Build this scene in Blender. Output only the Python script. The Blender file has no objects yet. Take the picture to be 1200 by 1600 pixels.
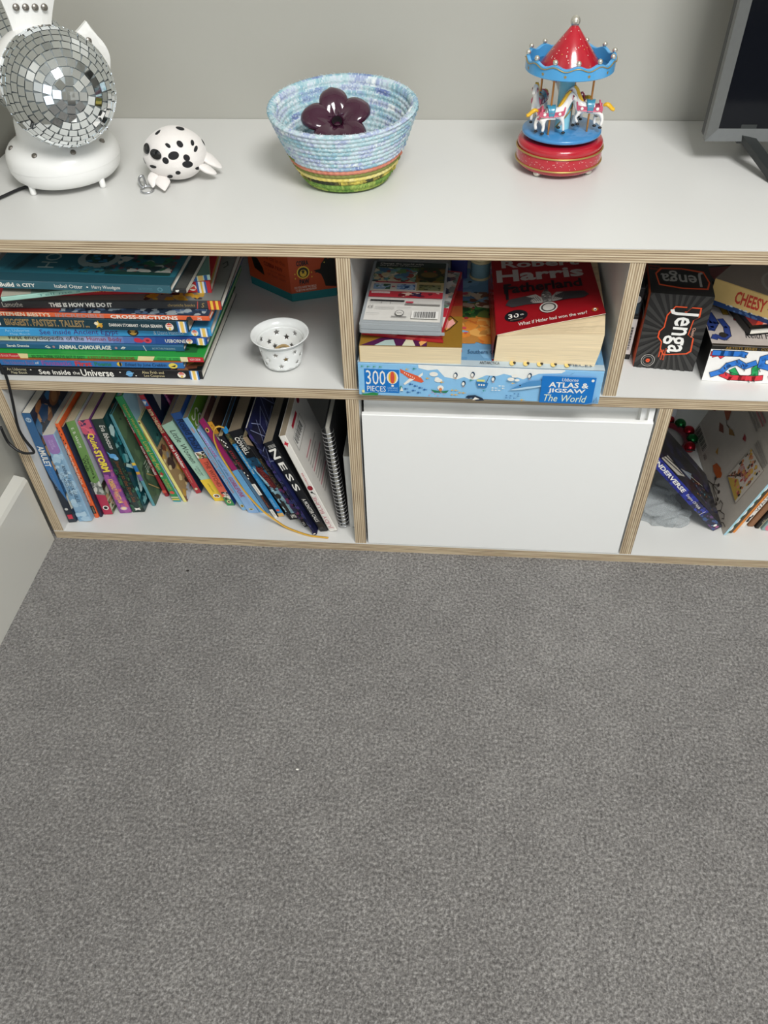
import bpy, bmesh, math, random
from mathutils import Vector, Matrix

S = bpy.context.scene
COL = S.collection
V = Vector
def hexlin(h, a=1.0):
    h = h.lstrip('#')
    c = [int(h[i:i+2], 16)/255 for i in (0, 2, 4)]
    return tuple((x/12.92 if x <= .04045 else ((x+.055)/1.055)**2.4) for x in c) + (a,)

# ------------------------------------------------------------------ camera
cam_data = bpy.data.cameras.new('camera')
cam = bpy.data.objects.new('camera', cam_data)
COL.objects.link(cam)
S.camera = cam
cam_data.sensor_fit = 'VERTICAL'
cam_data.sensor_height = 36.0
cam_data.lens = 1235.37/1600*36.0
cam_data.clip_start = .02
YAW, PITCH, ROLL = 0.0981, 0.7895, -0.0302
cam.matrix_world = Matrix.Translation((.6511, -.8834, .9733)) @ (
    Matrix.Rotation(YAW, 4, 'Z') @ Matrix.Rotation(PITCH, 4, 'X') @ Matrix.Rotation(ROLL, 4, 'Z'))

# ------------------------------------------------------------------ world, lights, exposure
W = bpy.data.worlds.new('sky'); S.world = W; W.use_nodes = True
bgn = W.node_tree.nodes['Background']
bgn.inputs[0].default_value = (.78, .88, 1.0, 1); bgn.inputs[1].default_value = 1.2
def area(name, loc, rot, sx, sy, power, col):
    l = bpy.data.lights.new(name, 'AREA'); l.shape = 'RECTANGLE'; l.size = sx; l.size_y = sy
    l.energy = power; l.color = col
    o = bpy.data.objects.new(name, l); COL.objects.link(o); o.location = loc; o.rotation_euler = rot
    return o
# daylight through the roof window above; weak fill light added at an unseen window behind the camera
area('roof_window_daylight', (1.22, -1.38, 2.36), (math.radians(32), 0, math.radians(12)), .85, .75, 58, (1.0, .985, .96))
area('window_fill_light', (1.0, -2.93, 1.18), (math.radians(90), 0, 0), 1.75, 1.85, 8, (.93, .97, 1.0))
vs = S.view_settings
S.display_settings.display_device = 'sRGB'
vs.view_transform = 'Standard'; vs.look = 'None'; vs.gamma = 1.0; vs.use_curve_mapping = False
vs.exposure = -0.04

# ------------------------------------------------------------------ materials
def newmat(name):
    m = bpy.data.materials.new(name); m.use_nodes = True
    return m, m.node_tree.nodes, m.node_tree.links, m.node_tree.nodes['Principled BSDF']
_cache = {}
def paint(name, hx, rough=.5, metal=0.0, nscale=60, namt=.06, bump=0.0, bscale=300, coat=0.0, spec=None, sheen=0.0, trans=0.0):
    """plain coloured surface with a little procedural variation and relief"""
    if name in _cache: return _cache[name]
    m, N, L, b = newmat(name)
    tc = N.new('ShaderNodeTexCoord'); nz = N.new('ShaderNodeTexNoise')
    nz.inputs['Scale'].default_value = nscale; nz.inputs['Detail'].default_value = 4
    L.new(tc.outputs['Object'], nz.inputs['Vector'])
    mx = N.new('ShaderNodeMix'); mx.data_type = 'RGBA'
    c = hexlin(hx)
    mx.inputs[6].default_value = tuple(x*(1-namt) for x in c[:3])+(1,)
    mx.inputs[7].default_value = tuple(min(1, x*(1+namt)) for x in c[:3])+(1,)
    L.new(nz.outputs['Fac'], mx.inputs[0]); L.new(mx.outputs[2], b.inputs['Base Color'])
    b.inputs['Roughness'].default_value = rough; b.inputs['Metallic'].default_value = metal
    if coat: b.inputs['Coat Weight'].default_value = coat; b.inputs['Coat Roughness'].default_value = .08
    if spec is not None: b.inputs['Specular IOR Level'].default_value = spec
    if sheen: b.inputs['Sheen Weight'].default_value = sheen
    if trans: b.inputs['Transmission Weight'].default_value = trans
    if bump:
        n2 = N.new('ShaderNodeTexNoise'); n2.inputs['Scale'].default_value = bscale; n2.inputs['Detail'].default_value = 3
        L.new(tc.outputs['Object'], n2.inputs['Vector'])
        bp = N.new('ShaderNodeBump'); bp.inputs['Strength'].default_value = bump; bp.inputs['Distance'].default_value = .001
        L.new(n2.outputs['Fac'], bp.inputs['Height']); L.new(bp.outputs['Normal'], b.inputs['Normal'])
    _cache[name] = m
    return m

def colmat(name, rough=.4, coat=0.0, bump=0.0, bscale=500, spec=.5):
    """printed surface: colours come from the mesh's colour attribute"""
    m, N, L, b = newmat(name)
    at = N.new('ShaderNodeAttribute'); at.attribute_name = 'Col'
    tc = N.new('ShaderNodeTexCoord'); nz = N.new('ShaderNodeTexNoise'); nz.inputs['Scale'].default_value = 90
    L.new(tc.outputs['Object'], nz.inputs['Vector'])
    mr = N.new('ShaderNodeMapRange'); mr.inputs[3].default_value = .93; mr.inputs[4].default_value = 1.05
    L.new(nz.outputs['Fac'], mr.inputs[0])
    mx = N.new('ShaderNodeVectorMath'); mx.operation = 'SCALE'
    L.new(at.outputs['Color'], mx.inputs[0]); L.new(mr.outputs[0], mx.inputs['Scale'])
    L.new(mx.outputs[0], b.inputs['Base Color'])
    b.inputs['Roughness'].default_value = rough
    b.inputs['Specular IOR Level'].default_value = spec
    if coat: b.inputs['Coat Weight'].default_value = coat; b.inputs['Coat Roughness'].default_value = .1
    if bump:
        n2 = N.new('ShaderNodeTexNoise'); n2.inputs['Scale'].default_value = bscale
        L.new(tc.outputs['Object'], n2.inputs['Vector'])
        bp = N.new('ShaderNodeBump'); bp.inputs['Strength'].default_value = bump; bp.inputs['Distance'].default_value = .001
        L.new(n2.outputs['Fac'], bp.inputs['Height']); L.new(bp.outputs['Normal'], b.inputs['Normal'])
    return m
M_PRINT = colmat('printed_card', .42, spec=.4)
M_MATTE = colmat('printed_matte', .6, spec=.3)
M_GLOSS = colmat('printed_gloss', .3, .25)
M_ENAMEL = colmat('toy_enamel', .25, .5)
M_ROPE = colmat('fabric_rope', .95, 0, .8, 900, .15)

def plymat(name, axis):
    """birch plywood edge: thin veneers stacked along one axis"""
    m, N, L, b = newmat(name)
    tc = N.new('ShaderNodeTexCoord')
    mp = N.new('ShaderNodeMapping')
    sc = [9.0, 9.0, 9.0]; sc[axis] = 620.0
    mp.inputs['Scale'].default_value = sc
    L.new(tc.outputs['Object'], mp.inputs['Vector'])
    nz = N.new('ShaderNodeTexNoise'); nz.inputs['Scale'].default_value = 1.0; nz.inputs['Detail'].default_value = 5
    nz.inputs['Roughness'].default_value = .65
    L.new(mp.outputs[0], nz.inputs['Vector'])
    sx = N.new('ShaderNodeSeparateXYZ'); L.new(tc.outputs['Object'], sx.inputs[0])
    mt = N.new('ShaderNodeMath'); mt.operation = 'MULTIPLY'; mt.inputs[1].default_value = 2*math.pi/.0030
    L.new(sx.outputs[axis], mt.inputs[0])
    sn = N.new('ShaderNodeMath'); sn.operation = 'SINE'; L.new(mt.outputs[0], sn.inputs[0])
    ad = N.new('ShaderNodeMath'); ad.operation = 'MULTIPLY_ADD'; ad.inputs[1].default_value = .17
    L.new(sn.outputs[0], ad.inputs[0]); L.new(nz.outputs['Fac'], ad.inputs[2])
    cr = N.new('ShaderNodeValToRGB'); e = cr.color_ramp.elements
    e[0].position = .24; e[0].color = hexlin('#6a5844')
    e[1].position = .78; e[1].color = hexlin('#ded0b4')
    k = cr.color_ramp.elements.new(.38); k.color = hexlin('#a18c70')
    k = cr.color_ramp.elements.new(.55); k.color = hexlin('#c2ae90')
    L.new(ad.outputs[0], cr.inputs[0]); L.new(cr.outputs[0], b.inputs['Base Color'])
    b.inputs['Roughness'].default_value = .55
    bp = N.new('ShaderNodeBump'); bp.inputs['Strength'].default_value = .25; bp.inputs['Distance'].default_value = .001
    L.new(ad.outputs[0], bp.inputs['Height']); L.new(bp.outputs['Normal'], b.inputs['Normal'])
    return m
M_PLY = [plymat('plywood_edge_upright', 0), None, plymat('plywood_edge_level', 2)]
M_LAM = paint('white_laminate', '#d9d9d6', .34, nscale=7, namt=.015, bump=.03, bscale=900)

def pagemat():
    m, N, L, b = newmat('page_edges')
    uv = N.new('ShaderNodeUVMap'); uv.uv_map = 'UV'
    mp = N.new('ShaderNodeMapping'); mp.inputs['Scale'].default_value = (2600, 14, 1)
    L.new(uv.outputs[0], mp.inputs[0])
    nz = N.new('ShaderNodeTexNoise'); nz.inputs['Scale'].default_value = 1; nz.inputs['Detail'].default_value = 3
    L.new(mp.outputs[0], nz.inputs['Vector'])
    at = N.new('ShaderNodeAttribute'); at.attribute_name = 'Col'
    mr = N.new('ShaderNodeMapRange'); mr.inputs[1].default_value = .3; mr.inputs[2].default_value = .7
    mr.inputs[3].default_value = .74; mr.inputs[4].default_value = 1.06
    L.new(nz.outputs['Fac'], mr.inputs[0])
    mx = N.new('ShaderNodeVectorMath'); mx.operation = 'SCALE'
    L.new(at.outputs['Color'], mx.inputs[0]); L.new(mr.outputs[0], mx.inputs['Scale'])
    L.new(mx.outputs[0], b.inputs['Base Color'])
    b.inputs['Roughness'].default_value = .8
    return m
M_PAGE = pagemat()

def carpetmat():
    m, N, L, b = newmat('grey_carpet')
    tc = N.new('ShaderNodeTexCoord')
    def noise(s, d=2, r=.6):
        n = N.new('ShaderNodeTexNoise'); n.inputs['Scale'].default_value = s; n.inputs['Detail'].default_value = d
        n.inputs['Roughness'].default_value = r; L.new(tc.outputs['Object'], n.inputs['Vector']); return n
    a = noise(255, 4, .78); c = noise(24, 4, .6); d = noise(3.2, 3)
    vo = N.new('ShaderNodeTexVoronoi'); vo.inputs['Scale'].default_value = 300; L.new(tc.outputs['Object'], vo.inputs['Vector'])
    cr = N.new('ShaderNodeValToRGB'); e = cr.color_ramp.elements
    e[0].position = .30; e[0].color = hexlin('#4b4846')
    e[1].position = .74; e[1].color = hexlin('#b2afab')
    k = e.new(.5); k.color = hexlin('#7b7875')
    m1 = N.new('ShaderNodeMath'); m1.operation = 'MULTIPLY_ADD'; m1.inputs[1].default_value = .16
    L.new(c.outputs['Fac'], m1.inputs[0]); 
    m2 = N.new('ShaderNodeMath'); m2.operation = 'MULTIPLY_ADD'; m2.inputs[1].default_value = 1.35; m2.inputs[2].default_value = -.24
    L.new(a.outputs['Fac'], m2.inputs[0]); L.new(m2.outputs[0], m1.inputs[2])
    m3 = N.new('ShaderNodeMath'); m3.operation = 'MULTIPLY_ADD'; m3.inputs[1].default_value = .16
    L.new(d.outputs['Fac'], m3.inputs[0]); L.new(m1.outputs[0], m3.inputs[2])
    m4 = N.new('ShaderNodeMath'); m4.operation = 'SUBTRACT'; m4.inputs[1].default_value = .095
    L.new(m3.outputs[0], m4.inputs[0])
    L.new(m4.outputs[0], cr.inputs[0]); L.new(cr.outputs[0], b.inputs['Base Color'])
    b.inputs['Roughness'].default_value = 1.0; b.inputs['Specular IOR Level'].default_value = .1
    b.inputs['Sheen Weight'].default_value = .25; b.inputs['Sheen Roughness'].default_value = .6
    ad = N.new('ShaderNodeMath'); ad.operation = 'SUBTRACT'; L.new(a.outputs['Fac'], ad.inputs[0]); L.new(vo.outputs['Distance'], ad.inputs[1])
    bp = N.new('ShaderNodeBump'); bp.inputs['Strength'].default_value = .9; bp.inputs['Distance'].default_value = .004
    L.new(ad.outputs[0], bp.inputs['Height']); L.new(bp.outputs['Normal'], b.inputs['Normal'])
    return m

# ------------------------------------------------------------------ mesh building
class MB:
    def __init__(s): s.v = []; s.f = []; s.c = []; s.m = []; s.uv = []; s.sm = []
    def add(s, vs, fs, col=None, mat=0, smooth=False, uv=None):
        b = len(s.v); s.v += [tuple(x) for x in vs]
        for i, f in enumerate(fs):
            s.f.append([b+j for j in f]); s.c.append(col[i] if isinstance(col, list) else col)
            s.m.append(mat[i] if isinstance(mat, list) else mat); s.sm.append(smooth); s.uv.append(uv[i] if uv else None)
        return s
    def box(s, lo, hi, mx=None, col=None, mat=0, mats=None):
        x0, y0, z0 = lo; x1, y1, z1 = hi
        vs = [V(p) for p in [(x0,y0,z0),(x1,y0,z0),(x1,y1,z0),(x0,y1,z0),(x0,y0,z1),(x1,y0,z1),(x1,y1,z1),(x0,y1,z1)]]
        if mx: vs = [mx @ p for p in vs]
        # bottom, top, front(-y), right, back, left
        fs = [(3,2,1,0),(4,5,6,7),(0,1,5,4),(1,2,6,5),(2,3,7,6),(3,0,4,7)]
        return s.add(vs, fs, col, mats if mats else mat)
    def bbox(s, lo, hi, bev, mx=None, col=None, mat=0, seg=2):
        """box with bevelled edges"""
        bm = bmesh.new(); bmesh.ops.create_cube(bm, size=1)
        c = [(a+b)/2 for a, b in zip(lo, hi)]; d = [b-a for a, b in zip(lo, hi)]
        for v in bm.verts: v.co = V((v.co.x*d[0]+c[0], v.co.y*d[1]+c[1], v.co.z*d[2]+c[2]))
        bmesh.ops.bevel(bm, geom=list(bm.edges), offset=bev, segments=seg, affect='EDGES', profile=.5)
        s.frombm(bm, mx, col, mat); return s
    def frombm(s, bm, mx=None, col=None, mat=0, smooth=False):
        bm.verts.index_update()
        vs = [(mx @ v.co) if mx else v.co.copy() for v in bm.verts]
        s.add(vs, [[v.index for v in f.verts] for f in bm.faces], col, mat, smooth); bm.free(); return s
    def prism(s, poly, ext, col=None, mat=0, smooth=False):
        """poly: list of 3D points; ext: extrusion vector"""
        n = len(poly); a = [V(p) for p in poly]; b = [p+V(ext) for p in a]
        fs = [list(range(n))[::-1], [n+i for i in range(n)]] + [(i, (i+1) % n, n+(i+1) % n, n+i) for i in range(n)]
        return s.add(a+b, fs, col, mat, smooth)
    def lathe(s, prof, c=(0,0,0), seg=32, col=None, mat=0, mx=None, smooth=True, cap=False, sx=1, sy=1):
        vs = []; fs = []; cs = []
        for r, z in prof:
            for k in range(seg):
                a = 2*math.pi*k/seg
                p = V((c[0]+r*math.cos(a)*sx, c[1]+r*math.sin(a)*sy, c[2]+z))
                vs.append(mx @ p if mx else p)
        for i in range(len(prof)-1):
            for k in range(seg):
                k2 = (k+1) % seg
                fs.append((i*seg+k, i*seg+k2, (i+1)*seg+k2, (i+1)*seg+k))
                if isinstance(col, list): cs.append(col[i])
        if cap:
            fs.append(list(range(seg))[::-1]); fs.append([(len(prof)-1)*seg+k for k in range(seg)])
            if isinstance(col, list): cs += [col[0], col[-1]]
        return s.add(vs, fs, cs if isinstance(col, list) else col, mat, smooth)
    def tube(s, pts, r, seg=8, col=None, mat=0, cap=True, closed=False, flat=None):
        pts = [V(p) for p in pts]; n = len(pts); vs = []; fs = []
        up = V((.13, .21, 1)).normalized(); prev = None
        for i, p in enumerate(pts):
            a = pts[(i-1) % n] if (closed or i > 0) else p; b = pts[(i+1) % n] if (closed or i < n-1) else p
            t = (b-a).normalized()
            if prev is None: x = t.cross(up); x = x if x.length > 1e-4 else t.cross(V((1,0,0)))
            else: x = prev - t*prev.dot(t)
            x.normalize(); prev = x; y = t.cross(x)
            rr = r[i] if isinstance(r, (list, tuple)) else r
            for k in range(seg):
                an = 2*math.pi*k/seg
                vs.append(p + x*math.cos(an)*rr + y*math.sin(an)*rr*(flat or 1))
        for i in range(n if closed else n-1):
            for k in range(seg):
                k2 = (k+1) % seg; j = (i+1) % n
                fs.append((i*seg+k, i*seg+k2, j*seg+k2, j*seg+k))
        if cap and not closed:
            fs.append(list(range(seg))[::-1]); fs.append([(n-1)*seg+k for k in range(seg)])
        return s.add(vs, fs, col, mat, True)
    def ball(s, c, r, seg=16, rings=10, col=None, mat=0, mx=None):
        r3 = r if isinstance(r, (list, tuple)) else (r, r, r)
        prof = [(max(1e-5, math.sin(math.pi*i/rings)), -math.cos(math.pi*i/rings)) for i in range(rings+1)]
        T = Matrix.Translation(c) @ (mx or Matrix.Identity(4)) @ Matrix.Diagonal((*r3, 1))
        return s.lathe(prof, (0,0,0), seg, col, mat, T)
    def build(s, name, mats, parent=None, loc=None, **props):
        me = bpy.data.meshes.new(name)
        me.from_pydata(s.v, [], s.f)
        for m in (mats if isinstance(mats, (list, tuple)) else [mats]): me.materials.append(m)
        me.polygons.foreach_set('material_index', s.m)
        me.polygons.foreach_set('use_smooth', s.sm)
        if any(c is not None for c in s.c):
            ca = me.color_attributes.new('Col', 'FLOAT_COLOR', 'CORNER'); buf = []
            for f, c in zip(s.f, s.c):
                cc = hexlin(c) if isinstance(c, str) else (c or (1, 1, 1, 1))
                for _ in f: buf += cc
            ca.data.foreach_set('color', buf)
        if any(u is not None for u in s.uv):
            ul = me.uv_layers.new(name='UV'); buf = []
            for f, u in zip(s.f, s.uv):
                for k in range(len(f)): buf += (u[k] if u else (0, 0))
            ul.data.foreach_set('uv', buf)
        me.update()
        o = bpy.data.objects.new(name, me); COL.objects.link(o)
        if parent: o.parent = parent
        if loc is not None: o.location = loc
        for k, v in props.items(): o[k] = v
        return o
def smooth_angle(o, deg=40):
    me = o.data
    bm = bmesh.new(); bm.from_mesh(me)
    for e in bm.edges:
        e.smooth = len(e.link_faces) == 2 and e.calc_face_angle(0) < math.radians(deg)
    for f in bm.faces: f.smooth = True
    bm.to_mesh(me); bm.free()
    return o
def thing(name, label, cat, loc=(0,0,0), rot=None, group=None):
    o = bpy.data.objects.new(name, None); COL.objects.link(o)
    o.location = loc; o.empty_display_size = .02
    if rot is not None: o.rotation_euler = rot
    o['label'] = label; o['category'] = cat
    if group: o['group'] = group
    return o
def tag(o, label, cat, group=None):
    o['label'] = label; o['category'] = cat
    if group: o['group'] = group
    return o
def copy_tree(o, parent=None):
    c = o.copy(); COL.objects.link(c); c.parent = parent
    for ch in list(o.children): copy_tree(ch, c)
    return c

# ------------------------------------------------------------------ flat print: lettering and pictures
_txt = {}
def text_shape(t, bold=0.0, shear=0.0, space=1.0):
    k = (t, bold, shear, space)
    if k not in _txt:
        cu = bpy.data.curves.new('lettering', 'FONT'); cu.body = t; cu.size = 1; cu.offset = bold; cu.shear = shear
        cu.resolution_u = 2; cu.space_character = space; cu.fill_mode = 'BOTH'
        o = bpy.data.objects.new('lettering', cu); COL.objects.link(o)
        bpy.context.view_layer.update()
        me = o.to_mesh()
        vs = [(v.co.x, v.co.y) for v in me.vertices]; fs = [list(p.vertices) for p in me.polygons]
        o.to_mesh_clear(); bpy.data.objects.remove(o); bpy.data.curves.remove(cu)
        xs = [a for a, _ in vs] or [0, 1]; ys = [b for _, b in vs] or [0, 1]
        x0, x1, y0, y1 = min(xs), max(xs), min(ys), max(ys)
        vs = [((a-x0)/max(x1-x0, 1e-6), (b-y0)/max(y1-y0, 1e-6)) for a, b in vs]
        _txt[k] = (vs, fs)
    return _txt[k]
def bil(A, B, C, D):
    """A=(0,0) B=(1,0) C=(1,1) D=(0,1) -> point map and outward normal"""
    A, B, C, D = V(A), V(B), V(C), V(D)
    n = (B-A).cross(D-A).normalized()
    return (lambda u, v: A*(1-u)*(1-v)+B*u*(1-v)+C*u*v+D*(1-u)*v), n, (B-A).length, (D-A).length
def star_pts(cu, cv, ru, rv, n=5, inner=.42, rot=90):
    return [(cu+ru*(1 if i % 2 == 0 else inner)*math.cos(math.radians(rot+180*i/n)),
             cv+rv*(1 if i % 2 == 0 else inner)*math.sin(math.radians(rot+180*i/n))) for i in range(2*n)]
def draw(mb, frame, ops, base=.00018, step=.00004):
    """ops in face fractions: ('r',u0,v0,u1,v1,c) ('t',text,u0,v0,u1,v1,c,{bold,rot}) ('e',u,v,ru,rv,c) ('p',pts,c) ('s',pts,w,c) ('b',n,seed,cols,u0,v0,u1,v1,size)"""
    P, n, lu, lv = frame
    off = base
    def poly(pts, c):
        area = sum(a[0]*b[1]-b[0]*a[1] for a, b in zip(pts, pts[1:]+pts[:1]))
        if area < 0: pts = pts[::-1]
        mb.add([P(u, v)+n*off for u, v in pts], [list(range(len(pts)))], c)
    def ell(u, v, ru, rv, c, k=14):
        poly([(u+ru*math.cos(2*math.pi*i/k), v+rv*math.sin(2*math.pi*i/k)) for i in range(k)], c)
    for op in ops:
        off += step; k = op[0]
        if k == 'r':
            _, u0, v0, u1, v1, c = op; poly([(u0,v0),(u1,v0),(u1,v1),(u0,v1)], c)
        elif k == 'e': ell(*op[1:])
        elif k == 'p': poly(list(op[1]), op[2])
        elif k == 'star': poly(star_pts(*op[1:5]), op[5])
        elif k == 's':
            _, pts, w, c = op    # stroke of width w (metres)
            for (a, b) in zip(pts, pts[1:]):
                du, dv = (b[0]-a[0])*lu, (b[1]-a[1])*lv; l = math.hypot(du, dv) or 1
                nu, nv = -dv/l*w/2/lu, du/l*w/2/lv; eu, ev = du/l*w*.3/lu, dv/l*w*.3/lv
                poly([(a[0]-nu-eu,a[1]-nv-ev),(b[0]-nu+eu,b[1]-nv+ev),(b[0]+nu+eu,b[1]+nv+ev),(a[0]+nu-eu,a[1]+nv-ev)], c)
        elif k == 'b':
            _, cnt, seed, cols, u0, v0, u1, v1, size = op
            R = random.Random(seed); cnt = int(cnt*2.2); size = max(.002, size*.62)
            for i in range(cnt):
                off += step*.08
                u, v = R.uniform(u0, u1), R.uniform(v0, v1); s1 = size*R.uniform(.5, 1.5)
                kk = R.randint(5, 8); a0 = R.random()*6
                pts = []
                for j in range(kk):
                    a = a0+2*math.pi*j/kk; rr = s1*R.uniform(.5, 1)
                    pts.append((min(u1, max(u0, u+rr*math.cos(a)/lu*R.uniform(.8,1.6))), min(v1, max(v0, v+rr*math.sin(a)/lv))))
                poly(pts, R.choice(cols))
        elif k == 't':
            t, u0, v0, u1, v1, c = op[1:7]; o = op[7] if len(op) > 7 else {}
            vs, fs = text_shape(t, o.get('bold', 0.0), o.get('shear', 0.0), o.get('space', 1.0))
            rot = o.get('rot', 0); q = []
            for x, y in vs:
                if rot == 90: x, y = 1-y, x
                elif rot == 180: x, y = 1-x, 1-y
                elif rot == 270: x, y = y, 1-x
                sk = o.get('slope', 0)*x
                q.append(P(u0+x*(u1-u0), v0+y*(v1-v0)+sk)+n*off)
            mb.add(q, fs, c)
    return mb

# ------------------------------------------------------------------ sizes of the shelving unit (metres; x along it, y into the wall, z up)
T = .018; H = .5392; ZM = .329; D = .419
X1U, X1L, X2U, X2L, XR = .5144, .5152, .8637, .9437, 1.62
FL = T            # top of the bottom panel

# ------------------------------------------------------------------ the room
def struct(name, mb, m, parent=None):
    o = mb.build(name, m, parent)
    if not parent: o['kind'] = 'structure'
    return o
M_WALL = paint('satin_wall_paint', '#aeada5', .30, nscale=3, namt=.02, bump=.05, bscale=240, spec=.45)
M_TRIM = paint('white_gloss_trim', '#d6d5cd', .35, nscale=5, namt=.02)
M_CEIL = paint('ceiling_white', '#eeeeea', .9)
struct('floor', MB().box((-.03, -3.05, -.06), (3.05, D+.01, 0)), carpetmat())
struct('wall_back', MB().box((-.03, D+.001, 0), (3.05, D+.1, 2.4)), M_WALL)
struct('wall_left', MB().box((-.1, -3.05, 0), (-.022, D+.1, 2.4)), M_WALL)
M_WALL2 = paint('bounce_wall_white', '#dedcd6', .6, nscale=3, namt=.02)  # unseen walls made paler than the seen ones to bounce more light
struct('wall_right', MB().box((3.0, -3.05, 0), (3.1, D+.1, 2.4)), M_WALL2)
wf = MB()
for lo, hi in [((-.1,-3.05,0),(3.1,-2.95,.2)), ((-.1,-3.05,2.15),(3.1,-2.95,2.4)), ((-.1,-3.05,.2),(.1,-2.95,2.15)), ((1.9,-3.05,.2),(3.1,-2.95,2.15))]:
    wf.box(lo, hi)
struct('wall_front', wf, M_WALL2)
ce = MB()
for lo, hi in [((-.1,-3.05,2.4),(3.1,-1.8,2.5)), ((-.1,-.95,2.4),(3.1,D+.1,2.5)), ((-.1,-1.8,2.4),(.8,-.95,2.5)), ((1.8,-1.8,2.4),(3.1,-.95,2.5))]:
    ce.box(lo, hi)
struct('ceiling', ce, M_CEIL)
w1 = MB()
for lo, hi in [((.1,-3.0,.2),(1.9,-2.95,.25)), ((.1,-3.0,2.1),(1.9,-2.95,2.15)), ((.1,-3.0,.25),(.15,-2.95,2.1)), ((1.85,-3.0,.25),(1.9,-2.95,2.1)), ((.98,-3.0,.25),(1.02,-2.95,2.1))]:
    w1.box(lo, hi)
struct('window_1', w1, M_TRIM)  # unseen window, made tall to let low fill light in
# skirting board with its bevelled top
sk = MB().prism([(-.003,0,0), (-.003,0,.136), (-.006,0,.142), (-.0216,0,.147), (-.0216,0,0)], (0, -3.0, 0))
so = struct('baseboard_left', sk, M_TRIM); so.location = (0, -.004, 0)

# ------------------------------------------------------------------ the shelving unit
unit = thing('shelving_unit', 'long low white shelving unit with bare plywood edges standing on the grey carpet', 'shelving unit', (.8, .2, 0))
UO = V((.8, .2, 0))
def board(name, lo, hi, axis):
    """white laminate board whose front and end edges show the plies; bevelled a hair"""
    mb = MB()
    e = .0006
    mb.box(lo, hi, mats=[0, 0, 1, 1 if axis == 2 else 0, 0, 1 if axis == 2 else 0])
    if axis == 2:   # rounded-over white arris
        mb.box((lo[0], lo[1]-.0003, hi[2]-.0011), (hi[0], lo[1]+.0004, hi[2]+.0001), mat=0)
    for i, p in enumerate(mb.v): mb.v[i] = (p[0]-UO.x, p[1]-UO.y, p[2]-UO.z)
    return mb.build(name, [M_LAM, M_PLY[axis]], unit)
board('top_panel', (-.008, 0, H-T), (XR, D, H), 2)
board('shelf', (T, 0, ZM-T), (XR-T, D-.008, ZM), 2)
board('bottom_panel', (0, 0, 0), (XR, D, T), 2)
board('side_panel', (0, 0, T), (T, D-.008, H-T), 0)
board('side_panel', (XR-T, 0, T), (XR, D-.008, H-T), 0)
board('divider', (X1U, 0.0005, ZM), (X1U+T, D-.008, H-T), 0)
board('divider', (X1L, 0.0005, T), (X1L+T, D-.008, ZM-T), 0)
board('divider', (X2U, 0.0005, ZM), (X2U+T, D-.008, H-T), 0)
board('divider', (X2L, 0.0005, T), (X2L+T, D-.008, ZM-T), 0)
b = MB().box((0-UO.x, D-.008-UO.y, T), (XR-UO.x, D-.001-UO.y, H-T)); b.build('back_panel', M_LAM, unit)
# drawer with a scooped finger pull along its top
M_DRAW = paint('drawer_white_brightened', '#f1f1ee', .38, nscale=6, namt=.012)  # whiter than the laminate: its brighter front light is put into the colour
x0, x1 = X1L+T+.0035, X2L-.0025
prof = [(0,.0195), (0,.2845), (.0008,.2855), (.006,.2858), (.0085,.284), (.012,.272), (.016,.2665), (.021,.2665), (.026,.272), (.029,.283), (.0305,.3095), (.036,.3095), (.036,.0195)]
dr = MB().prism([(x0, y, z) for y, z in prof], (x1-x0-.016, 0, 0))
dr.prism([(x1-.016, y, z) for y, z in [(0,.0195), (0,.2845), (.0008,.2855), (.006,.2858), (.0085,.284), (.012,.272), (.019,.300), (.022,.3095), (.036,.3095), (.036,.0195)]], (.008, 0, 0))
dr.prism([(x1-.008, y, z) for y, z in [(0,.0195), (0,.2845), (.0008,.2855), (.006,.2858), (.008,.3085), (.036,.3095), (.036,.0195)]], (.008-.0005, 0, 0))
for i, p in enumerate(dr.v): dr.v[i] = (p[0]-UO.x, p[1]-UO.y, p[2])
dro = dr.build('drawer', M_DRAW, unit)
bx = MB()
for lo, hi in [((x0+.008,.037,.03),(x0+.02,.38,.27)), ((x1-.02,.037,.03),(x1-.008,.38,.27)), ((x0+.02,.368,.03),(x1-.02,.38,.27)), ((x0+.02,.037,.03),(x1-.02,.368,.04))]:
    bx.box(lo, hi)
for i, p in enumerate(bx.v): bx.v[i] = (p[0]-UO.x, p[1]-UO.y, p[2])
bx.build('drawer_box', M_LAM, dro)

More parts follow.
